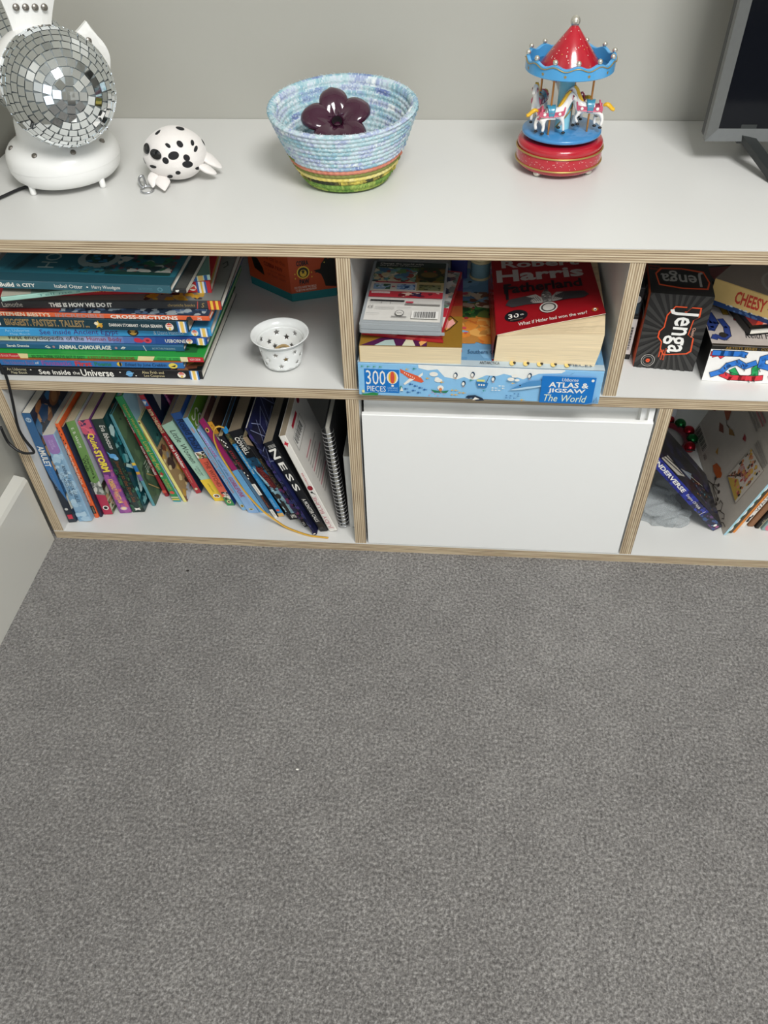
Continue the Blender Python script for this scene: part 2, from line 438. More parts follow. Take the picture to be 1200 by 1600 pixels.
# ------------------------------------------------------------------ books
PG = '#cdbf9f'; PW = '#d9d4c6'; PD = '#b7a684'
def shift(mb, o): 
    mb.v = [(p[0]-o[0], p[1]-o[1], p[2]-o[2]) for p in mb.v]; return mb
def book(name, label, quad, depth, cover, pages=PG, hard=False, wdir=(0,1,0), spine=(), right=(), left=(), group=None, mat=None, cat='book', backcol=None, flapcol=None, rightcol=None):
    """quad: spine corners (0,0) (1,0) (1,1) (0,1), u along the spine the way its title reads, v across it"""
    A, B, C, Dq = [V(q) for q in quad]
    wd = V(wdir).normalized()
    Pf, n, L, Tn = bil(A, B, C, Dq)
    Tn = min((Dq-A).length, (C-B).length)
    tc = .0024 if hard else .0007
    tc = min(tc, Tn*.3); f = tc/Tn; c = min(.0014, Tn*.22); cv = c/Tn
    Pt = lambda u, v, w: Pf(u, v)+wd*w
    root = thing(name, label, cat, A, group=group)
    cb = MB()
    sec = [(0,depth),(0,c),(cv,0),(1-cv,0),(1,c),(1,depth),(1-f,depth),(1-f,tc),(f,tc),(f,depth)]
    colr = [cover]*12
    vs = [Pt(0, v, w) for v, w in sec]+[Pt(1, v, w) for v, w in sec]
    k = len(sec)
    cap = [(0,1,8,9), (1,2,8), (2,3,7,8), (3,4,7), (4,5,6,7)]
    fs = [(i, k+i, k+(i+1) % k, (i+1) % k) for i in range(k)]+cap+[tuple(k+i for i in c_)[::-1] for c_ in cap]
    cols = [cover]*(k+10)
    inner = flapcol or ('#d8d5cc' if hard else '#c8c3b4')
    for i in (6, 7, 8): cols[i] = inner
    if backcol: cols[0] = backcol; cols[9] = backcol
    if rightcol: cols[4] = rightcol
    cb.add(vs, fs, cols)
    shift(cb, A).build('cover', mat or M_PRINT, root)
    e = (.003 if hard else .0004)/L; ew = .003 if hard else .0004
    pb = MB(); q = []
    for u in (e, 1-e):
        for v, w in [(f*1.02, tc), (1-f*1.02, tc), (1-f*1.02, depth-ew), (f*1.02, depth-ew)]: q.append(Pt(u, v, w))
    uvs = [[(0,0),(Tn,0),(Tn,depth),(0,depth)], [(0,0),(0,depth),(Tn,depth),(Tn,0)], [(Tn,0),(Tn,L),(0,L),(0,0)], [(0,0)]*4, [(0,0)]*4, [(0,0)]*4]
    pb.add(q, [(0,1,2,3), (4,7,6,5), (2,6,7,3), (0,4,5,1), (1,5,6,2), (3,7,4,0)], pages, uv=uvs)
    shift(pb, A).build('pages', M_PAGE, root)
    pr = MB()
    if spine:
        draw(pr, (Pf, n, L, Tn), list(spine)); shift(pr, A).build('spine_print', mat or M_PRINT, root); pr = MB()
    up = (Dq-A)
    if right:
        P2 = lambda u, w: Pt(u, 1, w*depth)
        nn = (B-A).cross(wd).normalized(); nn = nn if nn.dot(up) > 0 else -nn
        draw(pr, (P2, nn, L, depth), list(right))
    if left:
        P2 = lambda u, w: Pt(u, 0, w*depth)
        nn = (B-A).cross(wd).normalized(); nn = nn if nn.dot(up) < 0 else -nn
        draw(pr, (P2, nn, L, depth), list(left))
    if pr.v: shift(pr, A).build('cover_print', mat or M_PRINT, root)
    return root

G1 = 'books leaning in the lower left compartment'
def lean(name, label, y, Lb, Lt, zt, Rb, zb, Rt, ztr, depth, cover, **k):
    """a book standing on the bottom panel: left edge from Lb (floor) to Lt at height zt, right edge from Rb at zb to Rt at ztr"""
    zf = FL+.0002
    return book(name, label, [(Lt,y,zt), (Lb,y,zf), (Rb,y,max(zb, zf)), (Rt,y,ztr)], depth, cover, group=G1, **k)
W_, K_ = '#f0ede4', '#15161a'
lean('paperback', 'black and blue paperback, first book against the left side panel', .019, .0187,.0192,.2538, .0345,.022,.033,.2538, .15, '#14202f', pages=PW, mat=M_GLOSS, flapcol='#23486e',
  spine=[('r',0,0,.42,1,'#2d5f8c'), ('p',[(.42,0),(.52,0),(.80,1),(.42,1)],'#2f6ea8'), ('p',[(.4,0),(.56,0),(.74,.5),(.66,.3)],'#101b28'), ('e',.055,.5,.02,.32,'#9fb7c9'), ('t','2',.045,.3,.065,.7,'#20405f'), ('t','AMULET',.275,.15,.46,.85,W_,{'bold':.02}), ('t','THE STONEKEEPER',.47,.35,.68,.6,'#6d8aa5'), ('e',.865,.45,.012,.2,'#c9c9c4'), ('r',.92,.25,.965,.8,'#c8213f')],
  right=[('r',0,0,1,1,'#16283f'), ('b',40,3,['#20476e','#2f6b9a','#0f1b2c','#8a5a38','#b98d62','#d8d2c0'],0,0,.9,1,.022), ('e',.1,.5,.06,.12,'#7d5133'), ('e',.1,.5,.04,.07,'#a0734c')])
lean('paperback', 'pale blue paperback with a mauve badge on its spine', .023, .0352,.0335,.207, .0598,.0215,.0545,.211, .128, '#8fb3cd', pages=PW,
  spine=[('r',0,.1,.17,.95,'#9a7ab5'), ('e',.17,.52,.035,.42,'#9a7ab5'), ('t','THE ANNE',.05,.55,.13,.7,'#cdb7dd'), ('t','COLLECTION',.05,.35,.15,.5,'#cdb7dd'), ('b',22,5,['#a9c8dc','#7ea6c4','#b6d2e2'],.2,.02,1,.98,.01), ('t','ANNE of GREEN GABLES',.33,.5,.76,.78,'#27405c'), ('t','L.M. MONTGOMERY',.42,.2,.68,.42,'#27405c')])
lean('paperback', 'orange paperback with ladybird spots down its narrow spine', .033, .0605,.0552,.2235, .0682,.0195,.062,.224, .125, '#e2622f',
  spine=[('t','The OWL who was Afraid of the Dark',.2,.2,.62,.8,'#f3dfc4',{'bold':.01}), ('t','Jill Tomlinson',.65,.25,.82,.75,'#f3dfc4'), ('r',.86,.1,.95,.9,K_), ('t','MODERN',.87,.3,.94,.7,'#b9a37f')]+[('e',.04+.03*i,.25+.5*((i*7)%3)/2,.008,.13,K_) for i in range(6)]+[('e',.3+.05*i,.12+.76*(i%2),.005,.09,K_) for i in range(11)])
lean('booklet', 'thin navy paperback squeezed beside the orange spine', .035, .0687,.0626,.2145, .0735,.0195,.0672,.217, .125, '#1c2038', pages=PD, spine=[('s',[(.02,.5),(.98,.5)],.0012,'#2b3152')])
lean('paperback', 'olive green paperback with white and black lettering and a red foot', .042, .0742,.0679,.219, .0905,.0205,.0845,.2245, .128, '#6f9553', flapcol='#b6bac2',
  spine=[('r',.74,0,1,1,'#b5324f'), ('p',[(.66,0),(.76,0),(.78,1),(.62,1)],'#8f938c'), ('b',12,8,['#b9bdb4','#70756e','#d8d6cc'],.62,0,.76,1,.006), ('t','E. B. WHITE',.06,.35,.26,.62,W_), ('t',"Charlotte's",.34,.55,.58,.85,'#22331c'), ('t','Web',.36,.15,.5,.48,'#22331c'), ('e',.58,.5,.006,.08,'#22331c'), ('e',.92,.5,.025,.33,W_), ('e',.92,.5,.016,.22,K_)],
  right=[('r',0,0,1,1,'#b9bcc4'), ('r',.66,0,1,1,'#7f8a72'), ('b',22,11,['#c7a679','#6b5a43','#e0d6c0','#586b45','#38302a'],.66,0,1,.8,.012), ('s',[(.84,.0),(.86,.5)],.003,'#d9d0bb'), ('s',[(.9,.0),(.92,.5)],.003,'#d9d0bb'), ('s',[(.95,.0),(.97,.5)],.003,'#d9d0bb')])
lean('paperback', 'purple paperback with big yellow lettering and pink blotches', .047, .1017,.0855,.219, .1225,.022,.105,.2235, .13, '#6b3a78', flapcol='#c9737f',
  spine=[('b',16,21,['#c9586f','#e0697b','#4a3350'],0,.0,.15,1,.01), ('b',26,22,['#c9586f','#b6527e','#8d4a86'],.5,.75,1,1,.006), ('r',.58,0,1,1,'#8a4a90'), ('b',16,23,['#a45a9c','#c2607f'],.55,.1,1,1,.008), ('t','Quiet',.13,.2,.29,.85,'#f1d84a',{'bold':.03}), ('t','STORM',.30,.18,.53,.82,'#f4dd50',{'bold':.05}), ('t','KIMBERLY WHITTAM',.61,.25,.88,.68,'#f0c26a',{'bold':.02}), ('e',.945,.5,.022,.32,'#c7a8c9'), ('e',.945,.5,.015,.22,'#f0d9a8')])
lean('paperback', 'dark green paperback with a blue bird and white author name', .05, .1230,.1058,.220, .1445,.021,.1268,.223, .13, '#122c28', flapcol='#1c4a4a', mat=M_GLOSS,
  spine=[('t','Eva Ibbotson',.06,.45,.30,.85,W_,{'shear':.15}), ('e',.37,.45,.025,.3,'#5fa4d6'), ('e',.395,.62,.02,.2,'#7db8e0'), ('p',[(.345,.3),(.32,.1),(.36,.2)],'#5fa4d6'), ('t','Journey to the River Sea',.42,.3,.88,.72,'#8a4f2a',{'shear':.15}), ('b',26,31,['#1f4a35','#0c1f1c','#2d5e40'],.5,0,1,.3,.006), ('b',22,32,['#1f4a35','#0c1f1c','#3b6b45'],.5,.75,1,1,.006), ('t','xx',.945,.3,.975,.75,W_,{'bold':.08})],
  right=[('r',0,0,1,1,'#0f3a40'), ('b',60,33,['#1c5a60','#0a2529','#2f7f86','#7fb7b9','#c7dedc'],.1,0,.95,.9,.014), ('b',14,34,['#b98d52','#7a4f33'],0,.2,.3,.8,.012), ('s',[(.5,.05),(.62,.22),(.75,.14),(.9,.3)],.006,'#b9d8d6')])
lean('picture_book', 'slim teal spined book with a striped band and mossy green cover', .067, .1515,.1283,.217, .158,.0195,.1342,.2185, .17, '#5f9aa2', hard=True, flapcol='#4d6b52',
  spine=[('r',.5,0,.53,1,'#e8c04a'), ('r',.53,0,.6,1,'#3276b5'), ('r',.6,0,.63,1,'#d9a441'), ('r',.63,0,.7,1,'#7a6aa0'), ('t','sticker dolly',.06,.3,.3,.7,'#3a6f78')],
  right=[('r',0,0,1,1,'#4f6a4f'), ('b',50,41,['#47604a','#5d7a59','#3a5240'],0,0,1,1,.02), ('t','The',.6,.12,.72,.35,'#c9d3c0',{'shear':.2}), ('b',18,42,['#a33a34','#c95b4a'],.15,.3,.55,.9,.005), ('s',[(.7,.1),(.9,.3),(.8,.5)],.002,'#b9a06a'), ('s',[(.78,.05),(.95,.2)],.002,'#b9a06a')])
lean('picture_book', 'slim dark red book with white lettering', .092, .1678,.1347,.231, .1748,.0195,.139,.231, .2, '#9c2331', hard=True, pages=PW,
  spine=[('t','Big Trouble',.12,.2,.33,.8,W_,{'bold':.02}), ('t','BOOK OF FAIRY TALES',.46,.2,.76,.8,W_,{'bold':.02}), ('r',.93,0,.96,1,'#d95a45')])
lean('picture_book', 'green spined book with gold lettering and a stripe foot', .08, .1868,.1402,.242, .1998,.0186,.1537,.2455, .2, '#2f8a52', hard=True, pages=PW, flapcol='#9cc7d9',
  spine=[('t','Usborne World History',.07,.3,.38,.75,'#cfae4e'), ('t','Living Long Ago',.40,.22,.67,.85,'#d8b955'), ('star',.71,.5,.025,.35,'#b3312f'), ('star',.73,.3,.015,.25,'#d8d2b0'), ('t','Moira Butterfield',.76,.5,.87,.8,'#cfae4e'), ('t','& Cherry Evans',.76,.2,.86,.45,'#cfae4e'), ('e',.9,.5,.016,.32,'#d4543f'), ('r',.945,0,.955,1,'#e6dcae'), ('r',.965,0,.98,1,'#e6c95a'), ('r',.985,0,.995,1,'#4da8b8')],
  right=[('r',0,0,1,1,'#9cc9da'), ('p',[(.02,.25),(.28,.06),(.22,.2),(.30,.28),(.02,.6)],'#e4e8e6'), ('p',[(.1,.3),(.25,.2),(.32,.4),(.1,.6)],'#7a4a35'), ('b',14,44,['#6fb0c8','#c9a64b','#5e7f45'],.2,0,.9,.8,.02)])
lean('picture_book', 'pale yellow spined hardback with a dark teal picture cover', .08, .2040,.1646,.1955, .2106,.0190,.1698,.1968, .19, '#e6dd86', hard=True, pages='#8c8a84', backcol='#dcdccf',
  spine=[('e',.02,.5,.012,.3,'#7a5a3a')],
  right=[('r',0,0,1,1,'#a58d64'), ('r',0,.02,.33,1,'#2f5f5c'), ('b',16,51,['#1d3c3a','#3f7a74','#143130'],.02,.02,.3,.9,.012), ('b',60,52,['#c9a04a','#7d4a34','#e0cf9c','#4a3d38','#a9413c','#8d8f8c','#d9b460'],.36,0,1,1,.012), ('b',14,53,['#c8cdd2','#aeb5bc'],.9,0,1,1,.012)])
lean('handbook', 'red handbook with white lettering and a small blue picture', .102, .2210,.1682,.230, .2318,.0225,.1778,.232, .2, '#a91f2e', pages=PW, mat=M_GLOSS,
  spine=[('r',.04,.15,.10,.85,'#3f7fc0'), ('p',[(.05,.2),(.09,.3),(.06,.8)],W_), ('t',"RSPB CHILDREN'S",.13,.2,.36,.8,'#e8d9a8',{'bold':.03}), ('t','guide to',.39,.3,.47,.7,'#e6dccb'), ('t','Bird Watching',.48,.15,.72,.85,W_,{'bold':.03}), ('t','David & Jackie',.75,.3,.88,.65,'#d9a88f'), ('e',.95,.5,.012,.25,'#d8c9a0')],
  right=[('r',0,0,1,1,'#172a4a'), ('p',[(.02,.12),(.22,.1),(.1,.3)],W_), ('r',.02,.25,.24,.5,'#2f6aa8')])
lean('paperback', 'magenta paperback set deeper behind the bird handbook', .15, .2335,.1822,.221, .2400,.0195,.1880,.2225, .13, '#7a1f52',
  spine=[('t','HOME',.05,.2,.2,.8,'#c98aa8')], right=[('r',0,0,1,1,'#7a2055'), ('t','ME SP',.04,.1,.16,.5,'#c99ab0',{'rot':270}), ('b',12,57,['#92336a','#5f1740'],.2,0,1,1,.015)])
lean('paperback', 'thick mint green paperback with handwritten title and yellow foot', .086, .2590,.1992,.1825, .2778,.0200,.2200,.194, .128, '#a9cdb6', pages='#a89a86', flapcol='#8d7d68',
  spine=[('r',.705,0,1,1,'#ecc739'), ('t','Little Women',.08,.35,.49,.8,'#23302b',{'shear':.3}), ('t','LOUISA MAY',.53,.45,.66,.62,'#3b4c44',{'shear':.2}), ('t','ALCOTT',.55,.22,.65,.38,'#3b4c44',{'shear':.2}), ('t','PUFFIN CLASSICS',.76,.4,.88,.55,'#5a4a1c'), ('e',.93,.5,.026,.33,W_), ('e',.93,.5,.016,.22,K_), ('p',[(.92,.4),(.945,.45),(.935,.62)],'#e88a2f')])
lean('paperback', 'dark blue topped paperback with a coral red lower spine', .076, .2838,.2240,.2155, .2968,.0195,.2420,.2210, .128, '#27508d', pages='#a3957f', backcol='#2b4f93',
  spine=[('r',.455,0,1,1,'#d65f48'), ('r',.395,.0,.46,1,W_), ('b',10,61,['#5a3a2c','#2d2a26','#c7a27d','#7a9a60'],.4,.1,.47,1,.004), ('r',.9,0,1,1,'#3d8a55'), ('t','Roald Dahl',.06,.25,.37,.85,'#16284a',{'shear':.1,'bold':.02}), ('t','THE WITCHES',.5,.3,.78,.8,'#7a2c22',{'bold':.01}), ('b',12,62,['#2a2a28','#d8d2c4','#6c8a58'],.84,.2,.93,1,.005), ('e',.955,.5,.018,.26,'#e8d9a0'), ('e',.955,.5,.01,.16,K_)],
  right=[('r',0,0,1,1,'#3158a0')])
lean('paperback', 'light blue paperback with faded rust lettering and a green back', .065, .3118,.2462,.2155, .3215,.0215,.2560,.2190, .128, '#7fb2d8', pages='#9f917b', flapcol='#7da63c',
  spine=[('e',.12,.5,.03,.2,'#b89a9a'), ('t','ROALD DAHL and the Chocolate',.3,.3,.8,.75,'#c07a5e',{'bold':.01}), ('e',.95,.5,.016,.28,'#e3c35c'), ('e',.95,.5,.009,.16,K_), ('r',0,.85,.5,1,'#a4c9df')],
  right=[('r',0,0,1,1,'#6f9a35'), ('t','SS',.03,.05,.13,.3,'#e6e9d9')])
lean('paperback', 'slim lilac blue paperback with pink title letters', .06, .3238,.2672,.1985, .3425,.0190,.2705,.2005, .128, '#8fb5e0', pages='#a3957f',
  spine=[('t','ROALD DAHL',.03,.2,.32,.85,'#b569a5',{'bold':.02}), ('t','James',.34,.3,.43,.7,'#2f6a8a'), ('t','of the',.45,.3,.53,.7,'#3f6f9a'), ('t','GOBBLEFUNK',.55,.2,.8,.8,'#b2507f',{'bold':.02}), ('e',.95,.5,.013,.25,'#e8dfa8'), ('e',.95,.5,.008,.15,K_)])
lean('paperback', 'magenta spined paperback whose cover shows purple creatures on teal', .062, .3438,.2722,.2130, .3540,.0195,.2815,.2220, .13, '#98205f', pages='#a3957f', backcol='#22356a', flapcol='#2b3f80',
  spine=[('e',.10,.45,.022,.26,'#e9c46a'), ('e',.10,.45,.013,.16,K_), ('r',.52,0,1,1,'#6aa9d6')],
  right=[('r',0,0,1,1,'#4c8296'), ('b',26,71,['#3f7388','#5b98ab','#6aa7b5'],0,0,1,1,.02), ('p',[(.0,.0),(.1,.02),(.3,.3),(.0,.5)],'#4b2f2c'), ('b',18,72,['#7a2f57','#8f2f3f','#5c4a86','#a8455a'],.36,.0,.98,.8,.018), ('s',[(.33,.02),(.42,.1),(.38,.25)],.005,'#d69a2f')])
lean('paperback', 'yellow topped slim paperback with a dark picture spine', .062, .3556,.2862,.2130, .3622,.0195,.2938,.2150, .128, '#3a2c26', pages='#97886f',
  spine=[('r',0,0,.12,1,'#d99a2f'), ('t','KO',.03,.25,.09,.75,'#8a5a1c'), ('r',.12,0,.2,.5,'#d8d2c4'), ('b',14,75,['#6a4a36','#8f7a5c','#1f1a18','#b9a98c'],.12,0,.6,1,.006), ('r',.5,0,1,1,'#5b86a8')])
lean('paperback', 'narrow black paperback with white dots and red lettering', .05, .3720,.3022,.1940, .3775,.0195,.3108,.1965, .128, '#17161d', pages=PD,
  spine=[('e',.04+.02*i,.3+.35*(i%3)/2,.009,.12,W_) for i in range(5)]+[('t','STIG LION',.16,.25,.38,.75,'#b3343a'), ('r',.56,.05,.70,.95,W_), ('t','Louis Lambourne',.57,.3,.69,.7,K_), ('t','Secret Seven',.72,.25,.86,.75,'#b0552e'), ('r',.885,0,1,1,W_), ('t','OXFORD',.9,.25,.97,.75,'#4a4a48')]+[('e',.42+.035*i,.35+.3*(i%2),.01,.13,W_) for i in range(3)])
lean('paperback', 'bright blue paperback with pale lettering down its narrow spine', .054, .3782,.3087,.2080, .3880,.0210,.3172,.2115, .128, '#2a8cc9', pages='#2a2a2c', backcol='#141417', rightcol='#141417',
  spine=[('r',.06,0,.17,1,'#241f1c'), ('b',10,81,['#6a5a3a','#3a4a38','#8a7a4c'],.06,0,.17,1,.004), ('t','The Extraordinary Fox',.19,.25,.5,.8,'#d9e2c8',{'bold':.01}), ('t','and friends',.55,.3,.7,.7,'#7fc0e0'), ('t','USBORNE',.78,.3,.89,.7,'#9fd0e8'), ('e',.925,.5,.014,.3,'#d4543f'), ('r',.96,0,1,1,'#e2b46c')])
lean('paperback', 'black topped fantasy paperback with white lettering and an icy blue scene', .048, .3982,.3205,.2050, .4165,.0230,.3430,.2140, .128, '#12141a', pages='#8d7f6a', backcol='#101014',
  spine=[('b',16,85,['#1f5f86','#2d7fa6','#17435f'],.28,0,.6,1,.008), ('p',[(.37,0),(.42,0),(1,.55),(1,1),(.62,1)],'#9cc6d6'), ('b',24,86,['#b9dbe4','#7fb2c6','#2c3f4c'],.5,.1,.95,1,.006), ('t','CRESSIDA',.06,.55,.2,.85,'#c9c9c2'), ('t','COWELL',.06,.15,.24,.5,W_,{'bold':.03}), ('p',[(.36,.3),(.42,.1),(.64,.45),(.62,.85),(.5,.8)],'#5c1a1e'), ('t','TWICE MAGIC',.39,.3,.62,.65,'#a83c36'), ('e',.72,.4,.03,.2,'#2b2320'), ('p',[(.74,.3),(.86,.2),(.92,.5),(.8,.55)],'#1c1a1c'), ('r',.93,0,1,1,K_), ('t','MZ',.945,.3,.985,.75,W_,{'bold':.03})])
lean('paperback', 'battered dark paperback with dull gold lettering and a torn pale corner', .031, .4250,.3478,.2100, .4325,.0210,.3556,.2130, .128, '#17161c', pages=PD,
  spine=[('p',[(0,.1),(.07,0),(.1,1),(0,1)],'#b39a7c'), ('t','Sword of the Vivid',.22,.2,.6,.8,'#7a6540',{'shear':.1}), ('b',22,88,['#4a2a5a','#3c3f7a','#7a2f5c','#2a2a48'],.55,0,.9,1,.006), ('t','PD',.94,.25,.98,.7,W_)])
NW = '#8f98bd'
nav = [(.02,.1),(.1,.22),(.05,.4),(.18,.34),(.16,.6),(.3,.5),(.22,.2),(.1,.22)]
lean('notebook', 'navy notebook with fine white geometric lines on its cover', .013, .4442,.3595,.2415, .4495,.0215,.3640,.2435, .17, '#161a3c', pages='#8d806c', hard=True,
  spine=[('s',[(.1+.06*i,.1),(.13+.06*i,.9)],.0006,'#5c648f') for i in range(14)]+[('b',20,91,['#2a2f5c','#3a2f6a','#0f1230'],0,0,1,1,.006), ('e',.985,.5,.006,.4,W_)],
  right=[('r',0,0,1,1,'#171b3e'), ('b',24,92,['#1d2350','#12152f'],0,0,1,1,.03), ('s',nav,.0011,NW), ('s',[(.02,.5),(.3,.78),(.34,.3),(.02,.5)],.0011,NW), ('s',[(.14,.34),(.36,.12),(.3,.02)],.0011,NW), ('s',[(.2,.62),(.5,.4),(.42,.1),(.2,.62)],.0011,NW), ('s',[(.1,.7),(.2,.95),(.4,.8),(.3,.6),(.1,.7)],.0011,NW), ('s',[(.03,.02),(.3,.3)],.0011,NW), ('s',[(.3,.0),(.05,.2)],.0011,NW), ('s',[(.2,.0),(.2,.3)],.0011,NW)])
lean('paperback', 'black paperback with large white capitals down the spine', .022, .4528,.3802,.2060, .4668,.0215,.3965,.2140, .13, '#14171c', pages='#8f8471', mat=M_GLOSS,
  spine=[('t','PATRICK',.03,.3,.06,.95,'#d8d6cf',{'rot':270}), ('t','N',.07,.15,.17,.85,W_,{'bold':.02}), ('t','E',.21,.22,.29,.8,W_,{'bold':.02}), ('t','S',.33,.2,.41,.8,W_,{'bold':.02}), ('t','S',.44,.2,.52,.8,W_,{'bold':.02}), ('t','A MONSTER CALLS',.61,.3,.88,.72,W_,{'bold':.01}), ('t','WALKER',.945,.3,.965,.7,'#6a6a68')],
  right=[('r',0,0,1,1,'#101318')])
lean('paperback', 'white paperback with thin red lettering showing its barcode side', .023, .4685,.4063,.2210, .4828,.0225,.4172,.2240, .13, '#e6e2da', pages='#9a8c76', flapcol='#cfcac0',
  spine=[('p',star_pts(.075,.5,.03,.35,4,.5),'#c22538'), ('t','FOREVER',.36,.35,.49,.6,'#c8464f',{'rot':180}), ('e',.52,.5,.025,.33,'#8f1f2c'), ('e',.565,.42,.01,.15,K_), ('s',[(.57,.5),(.59,.7)],.001,K_), ('t','JUDY BLUME',.61,.2,.97,.75,'#c2737c',{'rot':180})],
  right=[('r',0,0,1,1,'#e4e0d8'), ('r',.04,.25,.07,.55,'#b32236'), ('r',.1,.14,.2,.56,'#f2efe9')]+[('r',.11,.16+.026*i,.17+.01*(i%2),.16+.026*i+(.012 if i%3 else .018),K_) for i in range(14)]+[('s',[(.095,.12),(.21,.12),(.21,.6),(.095,.6),(.095,.12)],.0008,'#7a7672'), ('e',.03,.75,.025,.06,'#8f1f2c')]+[('r',.32+.035*i,.2,.335+.035*i,.55+.1*((i*5)%3),'#b5b0aa' if i%4 else '#c98f94') for i in range(11)])

# spiral notebook: black boards, grey pages, twin-wire binding on the front edge
sn = thing('spiral_notebook', 'black spiral bound notebook with a silver wire spine at the right end', 'notebook', (.493, .036, FL), group=None)
A = (.4705,.036,.2295); 
q = [V((.4705,.036,.2295)), V((.4845,.036,FL+.0003)), V((.5008,.036,.0205)), V((.4868,.036,.2310))]
P, n, L, Tn = bil(*q); so_ = V((.493, .036, FL))
def slab(v0, v1, w0, w1, u0=0, u1=1):
    vs = [P(u, v)+V((0, w, 0)) for u in (u0, u1) for v, w in [(v0,w0),(v1,w0),(v1,w1),(v0,w1)]]
    return MB().add(vs, [(0,1,2,3),(4,7,6,5),(0,4,5,1),(1,5,6,2),(2,6,7,3),(3,7,4,0)], uv=[[(0,0),(Tn,0),(Tn,.15),(0,.15)]]*6)
M_BLACK = paint('black_card', '#131417', .5)
M_STEEL = paint('silver_wire', '#c9cbcf', .22, 1.0)
for v0, v1 in ((.18,.28), (.72,.82)): shift(slab(v0, v1, .002, .16), so_).build('board', M_BLACK, sn)
pg = slab(.29, .71, .004, .157, .01, .99); pg.c = ['#b5b2a8']*len(pg.c); shift(pg, so_).build('pages', M_PAGE, sn)
for k in range(26):
    u = .03+k*.94/25; c = P(u, .5)+V((0, .002, 0)); pts = []
    ax = (q[3]-q[0]).normalized()
    for j in range(14):
        a = 2*math.pi*j/14; pts.append(c+ax*.0088*math.cos(a)+V((0, .0072*math.sin(a)-.001, .0012*math.sin(a))))
    shift(MB().tube(pts, .0009, 5, closed=True), so_).build('wire_ring', M_STEEL, sn)
lean('white_book', 'plain white book standing behind the spiral notebook beside the divider', .036, .5018,.4995,.1745, .5143,.0190,.5125,.1755, .14, '#cfcfca', pages='#a8a59c', backcol='#c4c4c0')

# ------------------------------------------------------------------ the stack of flat books, left compartment
G2 = 'picture books lying in the stack on the left'
def flat(name, label, x0, y0, x1, y1, z0, z1, depth, cover, **k):
    d = V((x1-x0, y1-y0, 0)); p = V((-d.y, d.x, 0)).normalized()
    z1 -= .0004
    return book(name, label, [(x0,y0,z0), (x1,y1,z0), (x1,y1,z1), (x0,y0,z1)], depth, cover, wdir=p, group=G2, **k)
def balloon(u, v, ru, rv, bg=None):
    o = [('e',u,v,ru,rv,'#f1ead9'), ('p',[(u-ru*.8,v+rv*.5),(u,v+rv),(u+ru*.8,v+rv*.5),(u+ru*.5,v),(u-ru*.5,v)],'#d0463c'), ('r',u-ru*.25,v-rv*.9,u+ru*.25,v-rv*.2,'#e9c04d'), ('r',u-ru*.9,v+.25*rv,u+ru*.9,v+.42*rv,'#f1ead9')]
    return o
def stripes(u0, u1, cols):
    n = len(cols); return [('r',u0+(u1-u0)*i/n,0,u0+(u1-u0)*(i+1)/n,1,c) for i, c in enumerate(cols)]
BY = ['#3f79b8','#e8ecef','#f0c866','#f0c866','#e8ecef','#3f79b8']
flat('picture_book', 'black spined picture book with white title, lowest of the flat stack', .0216,.0092,.3138,.0119,.3292,.3444,.235, '#15151a', hard=True, pages='#dcd8cc',
  spine=[('t','An Usborne',.038,.58,.135,.9,'#cfc7a4'), ('t','Flap Book',.055,.15,.135,.5,'#cfc7a4'), ('t','See inside',.195,.22,.352,.78,W_,{'bold':.015}), ('t','the',.363,.28,.398,.66,W_), ('t','Universe',.405,.12,.565,.9,W_,{'bold':.02}), ('e',.645,.5,.016,.33,'#5f9fd0'), ('p',[(.625,.45),(.665,.65),(.668,.58),(.628,.38)],'#8fc0e0'), ('e',.6,.65,.004,.06,W_), ('e',.675,.3,.004,.06,W_), ('t','Alex Frith and',.708,.55,.815,.88,'#d6c79a'), ('t','Lee Cosgrove',.715,.15,.815,.48,'#d6c79a')]+balloon(.9,.5,.02,.33)+stripes(.94,.985,BY)+[('e',.02,.7,.004,.06,W_),('e',.16,.75,.004,.06,W_)],
  right=[('b',14,101,['#8a5a3a','#c9803f','#6a3a2a'],.85,0,1,.4,.02)])
flat('poetry_book', 'blue spined picture book with pink and green letters, second from the bottom', .0226,.0106,.2893,.0140,.3444,.3566,.235, '#3674b4', hard=True, pages='#d8cfb8',
  spine=[('r',0,.93,1,1,'#b5673a'), ('t','The Usborne Book',.03,.25,.2,.75,'#8f6f9a'), ('t','of',.205,.35,.225,.7,W_), ('t','Fantastic',.24,.2,.4,.85,'#8d5aa0',{'bold':.03}), ('t','First',.42,.18,.51,.85,'#c93f45',{'bold':.04}), ('t','Poems',.525,.25,.615,.8,'#2a7d62',{'bold':.04}), ('e',.66,.55,.014,.3,'#e5c03e'), ('e',.665,.55,.006,.3,K_), ('t','Edited by June Crebbin',.69,.2,.91,.75,'#1d2f45',{'shear':.15}), ('e',.945,.48,.024,.38,'#e8d25a'), ('p',[(.93,.35),(.955,.3),(.96,.6)],K_)],
  right=[('r',0,0,1,1,'#a8622f')])
